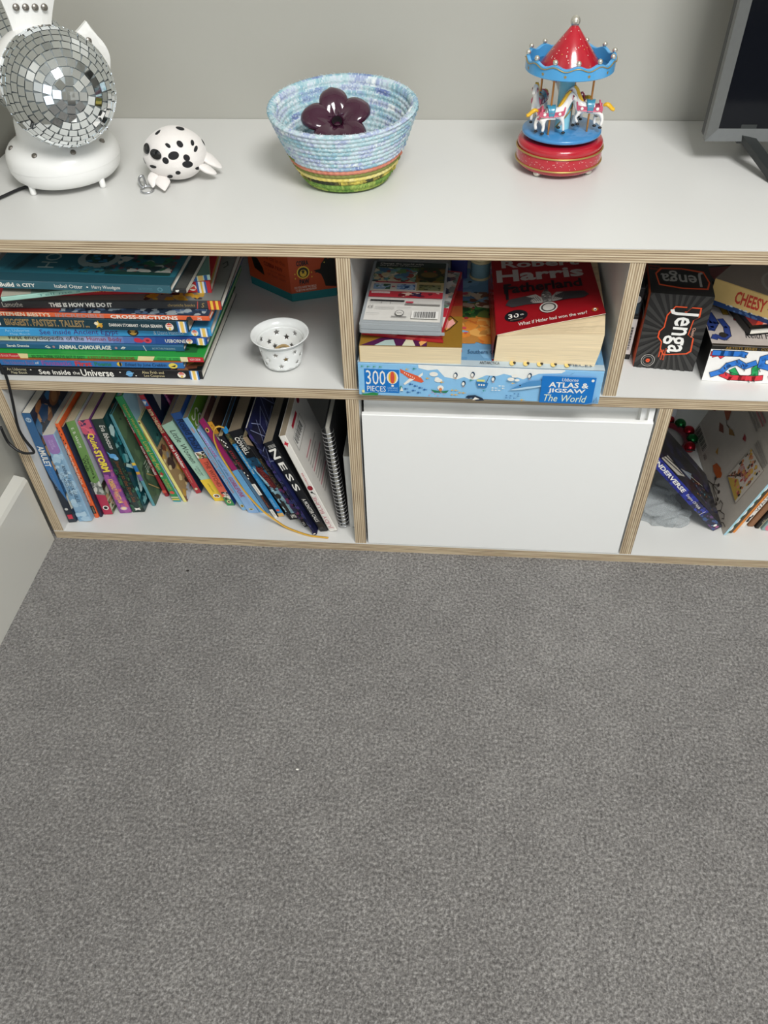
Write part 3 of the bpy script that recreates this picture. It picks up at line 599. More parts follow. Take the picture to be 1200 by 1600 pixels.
flat('picture_book', 'thin bright green book with a red end block, third from the bottom', .0245,.0130,.3195,.0152,.3566,.3645,.262, '#3fae4d', hard=True, pages='#d4d0c2',
  spine=[('r',0,0,.112,1,'#c52f3a'), ('t','the British Museum',.0,.2,.105,.8,'#e8c9b8'), ('p',[(.112,0),(.105,1),(.155,1),(.15,0)],'#e8d9a0'), ('t',"SO YOU THINK YOU'VE GOT IT EASY?",.17,.2,.43,.8,'#1c5a36',{'bold':.02}), ('t',"A KID'S LIFE IN ANCIENT ROME",.442,.2,.67,.8,'#7a5a2a',{'bold':.02}), ('p',[(.68,0),(.69,1),(.77,1),(.755,0)],'#e8d9a0'), ('t','STRATHIE',.78,.25,.82,.75,'#2a7a4a'), ('star',.84,.5,.006,.3,'#2a7a4a'), ('t','MOREA',.855,.25,.885,.75,'#2a7a4a'), ('r',.89,0,.925,1,'#ecdfae'), ('r',.925,0,1,1,'#c52f3a'), ('t','NOSY CROW',.935,.25,.985,.75,W_)],
  right=[('r',0,0,1,1,'#2f9a41'), ('r',.86,.04,.96,.1,'#2a6a3a'), ('e',.9,.07,.02,.012,'#1c3a22')])
flat('picture_book', 'petrol blue spined book with white capitals and small leaves', .0235,.0227,.2901,.0268,.3645,.3745,.24, '#2c5f83', hard=True, pages='#cfc8b8',
  spine=[('t','Sarah Dennis',.055,.4,.175,.8,W_,{'bold':.02}), ('p',[(.26,.5),(.275,.75),(.29,.3),(.275,.25)],W_), ('p',[(.266,.5),(.276,.65),(.285,.36)],'#2c5f83'), ('e',.308,.5,.007,.2,'#b98a94'), ('t','ANIMAL CAMOUFLAGE',.335,.15,.615,.85,W_,{'bold':.03}), ('e',.642,.5,.007,.2,'#b98a94'), ('p',[(.665,.4),(.68,.3),(.695,.6),(.68,.75)],W_), ('p',[(.671,.44),(.68,.38),(.688,.58)],'#2c5f83'), ('s',[(.79,.95),(.8,.05)],.0008,W_), ('t','BIG PICTURE PUBLISHING',.835,.35,.955,.65,'#a9c0d0')])
flat('encyclopedia', 'spine fading from cream to deep blue with red cells, above the petrol blue book', .0244,.0288,.3241,.0305,.3745,.3858,.25, '#24488f', hard=True, pages='#d0cabc',
  spine=stripes(0,.86,['#e9ecb8','#e7eab9','#dfe3c2','#d3d9cb','#c9d1d6','#c0c8dc','#b9c0de','#b3bade','#aab3da','#9aa8d4','#8499cb','#6c87c0','#5676b4','#4267aa','#345aa0','#2b5098','#27498f'])+[('t','First encyclopedia of the',.06,.1,.42,.85,'#2c3326'), ('t','Human Body',.435,.12,.6,.85,'#9c3345'), ('e',.675,.5,.018,.35,'#c7344f'), ('e',.685,.4,.018,.25,'#c7344f'), ('e',.722,.5,.02,.4,'#d04a5f'), ('e',.722,.5,.008,.16,'#8f2038'), ('t','USBORNE',.805,.25,.9,.75,W_,{'bold':.01})]+balloon(.918,.5,.016,.36)+stripes(.95,.995,BY))
flat('picture_book', 'sky blue spined picture book with purple handwriting title', .0320,.0203,.3313,.0331,.3858,.3999,.24, '#3f9ed6', hard=True, pages='#d0cabc',
  spine=[('t','An Usborne',.045,.6,.16,.88,'#a9d6ee'), ('t','Flap Book',.065,.15,.16,.45,'#a9d6ee'), ('t','See inside Ancient Egypt',.205,.1,.57,.85,'#4a2f7a',{'shear':.1}), ('e',.64,.5,.026,.4,'#2c2a2c'), ('e',.64,.5,.017,.3,'#c9a04a'), ('e',.628,.55,.005,.1,K_), ('e',.652,.55,.005,.1,K_), ('t','& David Hancock',.735,.25,.875,.7,'#c9e2f0')]+balloon(.925,.45,.016,.35)+stripes(.945,.99,BY))
flat('picture_book', 'dark teal spined book with gold outlined capitals', .0362,.0224,.3062,.0198,.3999,.4173,.225, '#193a46', hard=True, pages='#cbbf9c',
  spine=[('r',0,.2,.025,.55,W_), ('t','BIGGEST. FASTEST. TALLEST...',.052,.22,.49,.82,'#e6b76a',{'bold':.02}), ('t','BIGGEST. FASTEST. TALLEST...',.054,.25,.488,.79,'#2f4a50',{'bold':-.012})]+[('star',.54,.5,.025,.38,'#e9c24a'), ('e',.53,.6,.01,.16,'#f0e6c8'), ('e',.552,.42,.009,.14,'#d99a3a'), ('t','DARRAN STOBBART · KASIA SERAFIN',.595,.38,.868,.66,W_,{'bold':.015})]+balloon(.905,.5,.021,.34)+stripes(.945,.995,BY))
flat('picture_book', 'coral orange spined book with white and grey lettering', .0432,.0218,.3369,.0208,.4173,.4256,.245, '#e2683f', hard=True, pages='#c9b98f',
  spine=[('t',"STEPHEN BIESTY'S",.012,.15,.255,.9,'#f3e6c9',{'bold':.015}), ('t','INCREDIBLE',.28,.12,.51,.85,'#b98f8a',{'bold':.03}), ('t','CROSS-SECTIONS',.54,.12,.855,.85,'#f5ece0',{'bold':.03}), ('p',[(.89,.1),(.9,.8),(.915,.9),(.925,.1)],'#3a3434'), ('t','DK',.945,.2,.965,.8,W_,{'rot':90})],
  right=[('r',0,0,1,1,'#2f3e52')]+[('b',70,111,['#3f5877','#8fa0ac','#1f2a3a','#5b7394','#a9b3b8'],.3,0,.98,.2,.008), ('r',0,0,.3,.2,'#a0322c')])
flat('picture_book', 'dark grey spined book with white capitals and a red and yellow end', .0440,.0266,.3512,.0372,.4256,.4392,.27, '#3b3c3e', hard=True, pages='#dcd8cc', backcol='#8f918c',
  spine=[('t','Lamothe',.03,.25,.12,.8,'#d8d4c8'), ('t','THIS IS HOW WE DO IT',.24,.25,.52,.75,W_,{'bold':.045}), ('t','chronicle books',.765,.35,.885,.65,'#b59a62'), ('s',[(.893,.1),(.9,.9)],.0012,'#c0524a'), ('t','S',.912,.25,.928,.75,'#b59a62',{'shear':.3})]+stripes(.942,1.0,['#b8402f','#f0c24a','#b8402f','#f0c24a','#b8402f']),
  right=[('r',0,0,1,1,'#7c7f7a'), ('b',16,115,['#c99a2f','#3a2f2a','#d6b44a','#5a4636'],.66,.0,.92,.1,.01), ('s',[(.96,.33),(.975,.36),(.965,.40),(.95,.37)],.002,'#3a3c3a')])
flat('picture_book', 'red spined picture book with striped end half hidden under the mint book', .0480,.0314,.3351,.0573,.4392,.4562,.235, '#b52a30', hard=True, pages='#b99a4a',
  spine=[('t','Big Book of Dinosaur Puzzles',.30,.15,.56,.85,'#e39a4a',{'bold':.02}), ('e',.915,.5,.018,.3,'#e8e0d0'), ('p',[(.9,.4),(.93,.3),(.925,.65)],'#c9453a')]+stripes(.935,1.0,['#3f66a8','#e8ecef','#e9c24a','#e8ecef','#3f66a8','#c03038','#c03038']))
flat('picture_book', 'pale mint spined thin book lying askew across the red book', .0775,-.0074,.3356,.0607,.4562,.4640,.19, '#a3cfc0', pages='#b7b48f',
  spine=[('t','Tell me a story',.17,.2,.5,.8,'#5f9a92'), ('r',.88,0,1,1,'#b9d8cc'), ('r',.92,0,.935,1,'#2f5f9a'), ('r',.94,0,.965,1,'#e0b96a'), ('r',.97,0,.985,1,'#2f5f9a')],
  right=[('r',0,0,1,1,'#7a9488'), ('r',0,0,.14,1,'#b9b4a4'), ('r',.9,0,1,1,'#6f9488')])
flat('paperback', 'black paperback with a tiny white bird mark, just under the top book', .0500,.0150,.3182,.0090,.4642,.4716,.25, '#2c2d2e', pages='#d6d2c6', backcol='#3a3b3b',
  spine=[('e',.955,.5,.008,.22,W_), ('e',.962,.62,.004,.15,W_)], right=[('r',0,0,1,1,'#4c4d4a')])
flat('picture_book', 'teal picture book with big ring on its cover, topmost of the flat stack', .0560,.0015,.3035,-.0045,.4720,.4826,.24, '#26505c', hard=True, pages='#cfcabc', mat=M_GLOSS,
  spine=[('r',0,0,1,1,'#31606d'), ('t','HOW to',.0,.3,.08,.75,W_), ('t','Build',.085,.2,.165,.8,W_,{'bold':.03}), ('t','a',.18,.3,.2,.65,W_), ('t','CITY',.21,.25,.28,.75,W_,{'bold':.03}), ('t','Isabel Otter',.385,.28,.535,.78,W_), ('e',.56,.5,.005,.1,W_), ('t','Harry Woodgate',.585,.2,.735,.78,W_), ('t','360 DEGREES',.83,.35,.905,.65,'#4f7f8a'), ('e',.945,.5,.014,.28,'#5a8a94'), ('e',.945,.5,.009,.18,'#31606d')],
  right=[('r',.0,.09,1,1,'#2a6674'), ('p',[(.06,.12),(.12,.5),(.0,.5),(.0,.12)],'#3a7f90'), ('p',[(.1,.12),(.14,.12),(.27,.6),(.22,.6)],'#1c4650'), ('e',.535,.27,.115,.105,'#98a5a2',24), ('e',.535,.285,.08,.072,'#1f3f44',24), ('b',20,121,['#2f5f4a','#3a7fa0','#1a2f33','#2f4a3a'],.47,.23,.6,.36,.008), ('t','HOW',.235,.15,.325,.44,'#a9b9b6',{'rot':90}), ('b',50,122,['#6a4a52','#7a2f35','#3a4a4a','#b9b9b0','#2f6a4a','#23383c'],.62,.12,.97,.4,.010), ('r',.62,.1,.97,.13,'#1c3f38'), ('b',20,123,['#3f6a5a','#2a4a4a','#1f3538','#3a7a8a'],.4,.11,.65,.18,.005)])

# ------------------------------------------------------------------ left compartment: game box and tealight pot
def poly_box(name, label, cat, pts, z0, z1, cols, base_h, base_col):
    pass
hexa = [(.330,.283), (.406,.2275), (.474,.2495), (.490,.325), (.414,.381), (.346,.359)]
cb = thing('game_box', 'orange faceted game box with a black paw and turquoise base, at the back', 'game box', (.41,.30,ZM))
cbo = V((.41,.30,ZM))
cxy = V((.41,.304))
bt = MB(); bt.prism([(cxy.x+(x-cxy.x)*1.0, cxy.y+(y-cxy.y)*1.0, ZM+.0003) for x, y in hexa], (0,0,.014), '#1f6f72')
shift(bt, cbo).build('base', M_PRINT, cb)
lt = MB(); lt.prism([(cxy.x+(x-cxy.x)*1.012, cxy.y+(y-cxy.y)*1.012, ZM+.0145) for x, y in hexa], (0,0,.062), '#ab4420')
shift(lt, cbo).build('lid', M_PRINT, cb)
hp = [(cxy.x+(x-cxy.x)*1.012, cxy.y+(y-cxy.y)*1.012) for x, y in hexa]
pr = MB()
f1 = bil((*hp[1],ZM+.0145), (*hp[2],ZM+.0145), (*hp[2],ZM+.0765), (*hp[1],ZM+.0765))
draw(pr, f1, [('t','COBRA',.17,.72,.43,.86,K_,{'bold':.04}), ('t','PAW',.2,.22,.42,.36,K_,{'bold':.05}), ('e',.3,.54,.14,.17,'#d9b23a'), ('e',.3,.54,.115,.14,'#2a2418'), ('e',.3,.52,.075,.1,'#d9b23a'), ('star',.3,.56,.05,.08,'#2a2418')]+[('star',.12+.36*(i%2),.4+.12*(i//2),.02,.03,'#d9b23a') for i in range(4)]+[('t','DO YOU HAVE THE SKILLS',.08,.12,.56,.18,'#e8d8c8'), ('t','TO BECOME MASTER PAW?',.1,.04,.56,.1,'#e8d8c8'), ('p',[(1,.05),(.76,.1),(.73,.28),(.68,.44),(.52,.56),(.67,.58),(.7,.72),(.76,.80),(.80,.9),(.85,.82),(1,.86)],'#14130f'), ('e',.77,.74,.012,.02,'#c9b23a'), ('s',[(.56,.5),(.66,.52)],.0012,K_)])
shift(pr, cbo).build('side_print', M_PRINT, cb); pr = MB()
f2 = bil((*hp[0],ZM+.0145), (*hp[1],ZM+.0145), (*hp[1],ZM+.0765), (*hp[0],ZM+.0765))
draw(pr, f2, [('p',[(.1,.6),(.25,.62),(.36,.4),(.38,.2),(.15,.3)],'#1c130f'), ('t','the cat in the',.4,.7,.92,.82,'#6a1f14'), ('t','COBRA PAW',.4,.5,.85,.62,'#6a1f14',{'bold':.03}), ('t','is a quick game',.42,.38,.9,.46,'#7a2a1c'), ('t','of fast tiles',.46,.26,.9,.34,'#7a2a1c')])
shift(pr, cbo).build('side_print', M_PRINT, cb); pr = MB()
f3 = bil((hp[0][0],hp[0][1],ZM+.0765), (hp[1][0],hp[1][1],ZM+.0765), (hp[3][0],hp[3][1],ZM+.0765), (hp[4][0],hp[4][1],ZM+.0765))
draw(pr, f3, [('e',.55,.45,.16,.2,'#d9a83a'), ('e',.55,.45,.1,.13,'#2a2418')])
shift(pr, cbo).build('lid_print', M_PRINT, cb)

# pot with star cut-outs: the wall is a grid with real star-shaped openings
pot = thing('tealight_holder', 'small white enamel pot pierced with stars and flared rim', 'tealight holder', (.42,.058,ZM+.0002))
M_POT = paint('white_enamel', '#eff1ef', .22, nscale=30, namt=.02, coat=.5)
def wall_pt(a, z, inner=0):
    t = z/.050
    r = .0245+.009*t**.8 + (.0065*max(0, (t-.84)/.16)**1.6) - inner
    if t < .07: r -= .003*(1-t/.07)
    return V((r*math.cos(a), r*math.sin(a), z))
stars = []
for i in range(7): stars.append((2*math.pi*i/7+.15, .0325, .0046))
for i in range(7): stars.append((2*math.pi*(i+.5)/7+.15, .0245 if i%2 else .0220, .0048))
for i in range(7): stars.append((2*math.pi*(i+.1)/7+.25, .0125, .0046))
bm = bmesh.new()
# unroll: flat sheet (arc length, z), cut the stars by triangulated fill, then roll up
R0 = .030; Wd = 2*math.pi*R0
def ring_edges(bm, pts):
    vs = [bm.verts.new((x, z, 0)) for x, z in pts]
    return [bm.edges.new((vs[i], vs[(i+1) % len(vs)])) for i in range(len(vs))]
NS = 72; rows = [.0, .002, .0045]
edges = []
outer = [(Wd*i/NS, .004) for i in range(NS+1)]+[(Wd, .004+.036*j/8) for j in range(1, 8)]+[(Wd*i/NS, .040) for i in range(NS, -1, -1)]+[(0, .040-.036*j/8) for j in range(1, 8)]
edges += ring_edges(bm, outer)
for a, z, r in stars:
    cx = a*R0
    if cx < .005: cx += .005
    if cx > Wd-.005: cx -= .005
    edges += ring_edges(bm, star_pts(cx, z, r, r, 5, .45, 90))
bmesh.ops.triangle_fill(bm, edges=edges, use_beauty=True)
kill = []
for f in bm.faces:
    c = f.calc_center_median()
    for a, z, r in stars:
        cx = a*R0
        if cx < .005: cx += .005
        if cx > Wd-.005: cx -= .005
        # inside test against the star polygon
        P_ = star_pts(cx, z, r, r, 5, .45, 90); inside = False
        for i in range(10):
            (xa, ya), (xb, yb) = P_[i], P_[(i+1) % 10]
            if (ya > c.y) != (yb > c.y) and c.x < (xb-xa)*(c.y-ya)/(yb-ya)+xa: inside = not inside
        if inside: kill.append(f); break
bmesh.ops.delete(bm, geom=kill, context='FACES')
bmesh.ops.subdivide_edges(bm, edges=[e for e in bm.edges if e.calc_length() > .006], cuts=2)
bmesh.ops.triangulate(bm, faces=list(bm.faces))
for v in bm.verts: v.co = wall_pt(v.co.x/R0, v.co.y)
bmesh.ops.remove_doubles(bm, verts=list(bm.verts), dist=.00005)
mw = MB(); mw.frombm(bm, smooth=True)
ow = mw.build('wall', M_POT, pot)
sm = ow.modifiers.new('thickness', 'SOLIDIFY'); sm.thickness = .0008; sm.offset = -1
prof = [(wall_pt(0, z).x, z) for z in [.040, .042, .044, .046, .048, .0495]]
prof += [(prof[-1][0]+.0012, .0497), (prof[-1][0]+.0016, .0490), (prof[-1][0]+.0008, .0482)]
rim = MB().lathe(prof, seg=72); rim.build('rim', M_POT, pot)
MB().lathe([(1e-5,.0), (.018,.0), (.0205,.0008), (.0225,.0022), (wall_pt(0,.0042).x,.0042), (.022,.0042), (.019,.0012), (1e-5,.0012)], seg=48).build('base', M_POT, pot)
tl = thing('ring_band', 'ring of tan elastic lying inside the white star pot', 'hair tie', (.417,.063,ZM+.004))
pts = [V((.014*math.cos(a), .011*math.sin(a), .003+.010*max(0, math.sin(a*1.0+.4))+.002)) for a in [2*math.pi*i/28 for i in range(28)]]
MB().tube(pts, .0022, 8, closed=True).build('band', paint('tan_elastic', '#a98f62', .8, bump=.3, bscale=1500), tl)
MB().tube([p*.75+V((.001,.003,.003)) for p in pts], .0016, 8, closed=True).build('band', paint('grey_elastic', '#8c8a86', .8), tl)

# ------------------------------------------------------------------ middle compartment
def carton(name, label, cat, A, B, depth, h, cols, prints, bev=.001, mat=None, two=None, group=None):
    """cardboard box: A, B = front bottom corners; lid over a slightly smaller base when two is given"""
    A, B = V(A), V(B); d = B-A; p = V((-d.y, d.x, 0)).normalized()*depth; up = V((0,0,h))
    root = thing(name, label, cat, A, group=group)
    c = [A, B, B+p, A+p]
    mb = MB(); vs = c+[q+up for q in c]
    mb.add(vs, [(3,2,1,0),(4,5,6,7),(0,1,5,4),(1,2,6,5),(2,3,7,6),(3,0,4,7)], cols)
    bm = bmesh.new()
    o = shift(mb, A).build('lid' if two else 'carton', mat or M_PRINT, root)
    bm.free()
    bv = o.modifiers.new('edge', 'BEVEL'); bv.width = bev; bv.segments = 2
    if two:
        b2 = MB(); ctr = (c[0]+c[2])/2
        q = [ctr+(k-ctr)*.985 for k in c]
        b2.add([k+V((0,0,.0002)) for k in q]+[k+V((0,0,h*.9)) for k in q], [(3,2,1,0),(4,5,6,7),(0,1,5,4),(1,2,6,5),(2,3,7,6),(3,0,4,7)], two)
    pm = MB()
    fr = {'front': (c[0],c[1],c[1]+up,c[0]+up), 'top': (c[0]+up,c[1]+up,c[2]+up,c[3]+up), 'left': (c[3],c[0],c[0]+up,c[3]+up), 'right': (c[1],c[2],c[2]+up,c[1]+up)}
    for k, ops in prints.items():
        pm = MB(); draw(pm, bil(*fr[k]), ops); shift(pm, A).build({'front':'front_print','top':'top_print'}.get(k, 'side_print'), mat or M_PRINT, root)
    return root, fr
SKY = '#8cc3ea'
def fish(u, v, s, c): return ('p',[(u-s,v),(u-s*.2,v+s*3.2),(u+s*.6,v),(u+s,v+s*2.6),(u+s,v-s*2.6),(u+s*.6,v),(u-s*.2,v-s*3.2)],c)
front = [('p',[(.25,1),(.252,.9),(.29,.84),(.33,.88),(.36,.66),(.41,.6),(.44,.68),(.47,.6),(.49,.62),(.53,.76),(.57,.74),(.6,.82),(.63,.78),(.68,.68),(.74,.86),(.83,.9),(.845,.97),(.84,1)],'#eef0ec')]
front += [('r',.026,.1,.172,.82,'#1174c4'), ('t','300',.033,.34,.115,.78,W_), ('t','PIECES',.036,.13,.115,.3,W_), ('t','USBORNE',.123,.22,.166,.28,'#9cc6e8'), ('t','JIGSAWS',.123,.14,.166,.2,'#9cc6e8'), ('e',.144,.58,.024,.2,W_), ('e',.144,.58,.017,.19,'#e8b93f'), ('e',.144,.58,.009,.19,'#d6503f'), ('r',.139,.3,.149,.36,W_)]
front += [('p',[(.176,.86),(.2,.78),(.26,.64),(.275,.5),(.265,.46),(.22,.54),(.185,.72),(.178,.74)],'#e0613f'), ('p',[(.235,.56),(.195,.37),(.19,.41),(.215,.58)],W_), ('p',[(.25,.66),(.27,.78),(.27,.7),(.258,.62)],W_)]+[('e',.195+.008*i,.745-.03*i,.0018,.018,W_) for i in range(6)]
front += [('e',.315,.74,.018,.07,W_), ('e',.335,.56,.017,.06,W_), ('e',.33,.6,.01,.06,W_), ('e',.345,.33,.013,.08,W_), ('p',[(.305,.27),(.345,.22),(.38,.26),(.37,.18),(.32,.18)],'#2f7f5a'), ('e',.345,.28,.007,.06,'#d98a5a')]
front += [fish(.2+.02*i,.26+.05*((i*3)%4),.009,'#2f6aa8') for i in range(5)]+[fish(.21+.022*i,.16+.06*(i%2),.009,'#2f6aa8') for i in range(3)]
front += [fish(.395+.016*(i%4),.14+.07*(i//2),.008,'#e6b85a') for i in range(6)]+[fish(.29,.62,.008,'#e6b85a'), fish(.35,.52,.008,'#e6b85a'), fish(.205,.87,.007,'#e6b85a')]
front += [fish(.3+.012*i,.1+.05*((i*2)%3),.005,'#d99aa8') for i in range(6)]+[('e',.18,.3,.006,.06,'#2f8f8a'), ('p',[(.176,.2),(.19,.2),(.182,.34)],W_), fish(.235,.9,.008,'#2f8f8a'), fish(.47,.62,.008,'#2f8f8a')]
front += [('p',[(.012,.06),(.02,.02),(.08,.03),(.085,.1),(.06,.12),(.04,.09)],'#2f8a4a'), ('e',.02,.15,.006,.05,'#f0e6a0')]+[fish(.02+.025*i,.92,.007,'#3f9a6a') for i in range(4)]
def pengu(u, v): return [('e',u,v,.008,.08,'#23425c'), ('e',u-.002,v-.015,.0055,.055,W_), ('s',[(u-.004,v-.1),(u+.004,v-.1)],.0008,'#c9843a')]
for u, v in ((.405,.76),(.475,.8),(.44,.52),(.705,.83),(.56,.7)): front += pengu(u, v)
front += [('p',[(.49,.6),(.54,.56),(.535,.42),(.5,.42)],'#2f7ab8'), ('r',.493,.6,.525,.66,'#dfe08a'), ('s',[(.53,.55),(.543,.78)],.0006,K_)]+[('e',.503+.01*i,.5,.0035,.03,W_) for i in range(3)]
front += [('p',[(.495,.0),(.475,.1),(.465,.06),(.45,.1),(.46,.16),(.49,.18),(.52,.1),(.53,.02)],'#1f2f44'), ('p',[(.48,.02),(.49,.12),(.51,.06)],W_)]
front += [('p',[(.625,.38),(.66,.52),(.7,.66),(.757,.72),(.757,.56),(.7,.5),(.66,.42)],'#4f8fc4'), ('p',[(.625,.38),(.66,.44),(.7,.5),(.757,.56),(.757,.52),(.69,.42),(.65,.38)],'#b9d8ec'), ('e',.67,.53,.003,.02,K_)]
front += [fish(.56+.014*(i%4),.36+.07*(i//3),.006,W_) for i in range(8)]+[fish(.62+.016*(i%4),.14+.07*(i//3),.006,'#3f72a8') for i in range(8)]+[('e',.63,.72,.014,.055,W_), ('e',.655,.7,.01,.04,W_), ('e',.645,.82,.014,.05,W_), fish(.64,.6,.007,'#e6b85a'), fish(.685,.1,.009,'#e6b85a'), fish(.525,.34,.007,'#2f8f8a')]
front += [('r',.755,.05,.97,.86,'#1174c4'), ('t','Usborne',.835,.72,.9,.82,W_,{'shear':.2}), ('t','ATLAS &',.785,.53,.945,.69,W_,{'bold':.025}), ('t','JIGSAW',.785,.34,.935,.5,W_,{'bold':.025}), ('t','The World',.772,.1,.945,.31,'#e8eec9',{'shear':.2}), ('e',.958,.77,.006,.04,W_), ('p',[(.985,.3),(.995,.1),(.93,.02),(.975,.12)],'#6f9ac0'), ('p',[(.86,.92),(.88,1),(.87,.95)],'#23425c')]
top = [('r',0,0,1,1,'#6f9fc4'), ('b',70,131,['#7fb0d4','#5f92bc','#8fbbd8'],0,0,1,1,.02), ('r',0,0,1,.05,'#b3c3cc'), ('b',60,132,['#d98a3a','#c96f2f','#e0a85a','#b9813f'],.36,.2,.64,.55,.018), ('b',40,133,['#2f5a2c','#3f7a3a','#1f4424','#5a6a2f'],.38,.45,.64,.62,.014), ('b',20,134,['#b9a08a','#d9c9b0','#7a4a35'],.36,.55,.64,.72,.012), ('b',10,135,['#c94a5a','#b0303a','#1f2f44'],.4,.1,.66,.95,.007), ('t','Southern Ocean',.45,.105,.6,.14,'#2f5a80'), ('t','ANTARCTICA',.5,.015,.58,.04,'#4a4a44')]
for i in range(5): top += [('e',.63+.055*i,.03,.01,.02,'#e0c87a'), ('e',.64+.055*i,.035,.006,.012,K_)]
top += [('t','PIECES',.86,.02,.95,.045,'#2f4f6f')]
carton('jigsaw_box', 'flat pale blue jigsaw box with sea pictures, under the two thick paperbacks', 'jigsaw box', (.5362,-.0128,ZM+.0003), (.8560,-.0190,ZM+.0003), .262, .0522,
  ['#8cbfe0', '#6f9fc4', SKY, '#7fb8e2', SKY, SKY], {'front': front, 'top': top}, mat=M_GLOSS)
zj = ZM+.0526
# gold paperback, page edges to the front
book('paperback', 'thick gold covered paperback, cut pages facing out, under the game cases', [(.5392,.165,zj), (.5392,-.0122,zj), (.5392,-.0122,.4076), (.5392,.165,.4076)], .133, '#8d6a24', pages='#e6d3ad', wdir=(1,.004,0), group='thick paperbacks on the jigsaw box',
  right=[('p',[(0,0),(.55,0),(.42,1),(0,1)],'#9c2b25'), ('p',[(.42,1),(.55,0),(.62,0),(.58,1)],'#95502a'), ('r',0,.82,.2,1,'#6a2f6a'), ('p',[(1,.02),(.9,.2),(.86,.4),(.88,.6),(.94,.66),(1,.66)],'#4a1c46'), ('p',[(1,.15),(.93,.25),(.92,.33),(1,.36)],'#a7bcb6'), ('p',[(1,.42),(.9,.46),(.88,.5),(1,.55)],'#cfd0b4'), ('p',[(1,.6),(.92,.68),(.76,.86),(.72,.84),(.86,.68),(.95,.58)],'#e0a85f'), ('p',[(.76,.86),(.68,.93),(.62,.9),(.66,.86),(.6,.82),(.66,.82),(.7,.8),(.72,.84)],'#e3a59a'), ('e',.8,.66,.02,.03,'#e8c9c0'), ('s',[(.92,.68),(.76,.88)],.0012,'#3a2416'), ('s',[(.76,.88),(.66,.95),(.58,.88)],.0012,'#3a2416')])
# red novel: straight lower block, skewed upper pages, curled cover
nv = thing('paperback', 'very thick red covered paperback with white and black title, to the right', 'book', (.7124,-.0027,zj), group='thick paperbacks on the jigsaw box')
no = V((.7124,-.0027,zj)); 
fl, fr_ = V((.7146,-.0026,zj+.0004)), V((.8432,-.0096,zj+.0004)); dp = V((.0066,.176,0))
ul, ur = V((.7166,-.0024,.4192)), V((.8490,-.0072,.4278))
pb = MB(); nseg = 8
low = [fl.lerp(fr_, i/nseg) for i in range(nseg+1)]; upp = [ul.lerp(ur, i/nseg)+V((0,0,.0018*math.sin(math.pi*i/nseg))) for i in range(nseg+1)]
def pgrid(rowsA, rowsB, ca, uvh):
    b = len(pb.v)
    for i in range(nseg):
        pb.add([rowsA[i], rowsA[i+1], rowsB[i+1], rowsB[i]], [(0,1,2,3)], ca, uv=[[(0,i*.016),(0,(i+1)*.016),(uvh,(i+1)*.016),(uvh,i*.016)]])
mid = [a.lerp(b, .5)+V((.0012*(i/nseg), -.0005, 0)) for i, (a, b) in enumerate(zip(low, upp))]
pgrid(low, mid, '#ecd8b2', .02); pgrid(mid, upp, '#ecd8b2', .02)
# fanned top pages: from the block's top edge back to the turned cover edge
cvl, cvr = V((.7160,-.0034,.4212)), V((.8535,.0300,.4330))
fan = [cvl.lerp(cvr, i/nseg)+V((0,.006*math.sin(math.pi*i/nseg),.0004-.002*math.sin(math.pi*i/nseg)))-V((0,0,.0008)) for i in range(nseg+1)]
pgrid(upp, fan, '#ddc9a4', .006)
bk = [f+dp+V((0,-(f.y+.003)*.6,0)) for f in fan]
pgrid(fan, bk, '#d6c29c', .01)
rl = [fr_, mid[-1], ur, fan[-1]]
for a, b in zip(rl, rl[1:]):
    pb.add([a, a+dp, b+dp*.9, b], [(0,1,2,3)], '#dcc8a2', uv=[[(0,0),(0,.17),(.02,.17),(.02,0)]])
ll = [fl, mid[0], ul, fan[0]]
for a, b in zip(ll, ll[1:]): pb.add([b, b+dp, a+dp, a], [(0,1,2,3)], '#dcc8a2', uv=[[(0,0)]*4])
pb.add([fl, fl+dp, fr_+dp, fr_], [(0,1,2,3)], '#dcc8a2', uv=[[(0,0)]*4])
pb.add([fl+dp, bk[0], bk[-1], fr_+dp], [(0,1,2,3)], '#dcc8a2', uv=[[(0,0)]*4])
shift(pb, no).build('pages', M_PAGE, nv)
cn = 12
cvf = [cvl.lerp(cvr, i/cn)+V((0, .006*math.sin(math.pi*i/cn), .0012*(i/cn)**4*2-.002*math.sin(math.pi*i/cn))) for i in range(cn+1)]
cl, cr_ = V((.7120,.192,.4212)), V((.8500,.188,.4310))
cvb = [cl.lerp(cr_, i/cn) for i in range(cn+1)]
cm = MB(); rows_ = 6
gridp = [[cvf[i].lerp(cvb[i], j/rows_) for i in range(cn+1)] for j in range(rows_+1)]
for dz, c in ((.0009, '#8f0f19'), (.0003, '#e4ddd0')):
    for j in range(rows_):
        for i in range(cn):
            q = [gridp[j][i], gridp[j][i+1], gridp[j+1][i+1], gridp[j+1][i]]
            cm.add([k+V((0,0,dz)) for k in q], [(0,1,2,3)], c)
for i in range(cn): cm.add([cvf[i]+V((0,0,.0003)), cvf[i+1]+V((0,0,.0003)), cvf[i+1]+V((0,0,.0009)), cvf[i]+V((0,0,.0009))], [(0,1,2,3)], '#efe9dd')
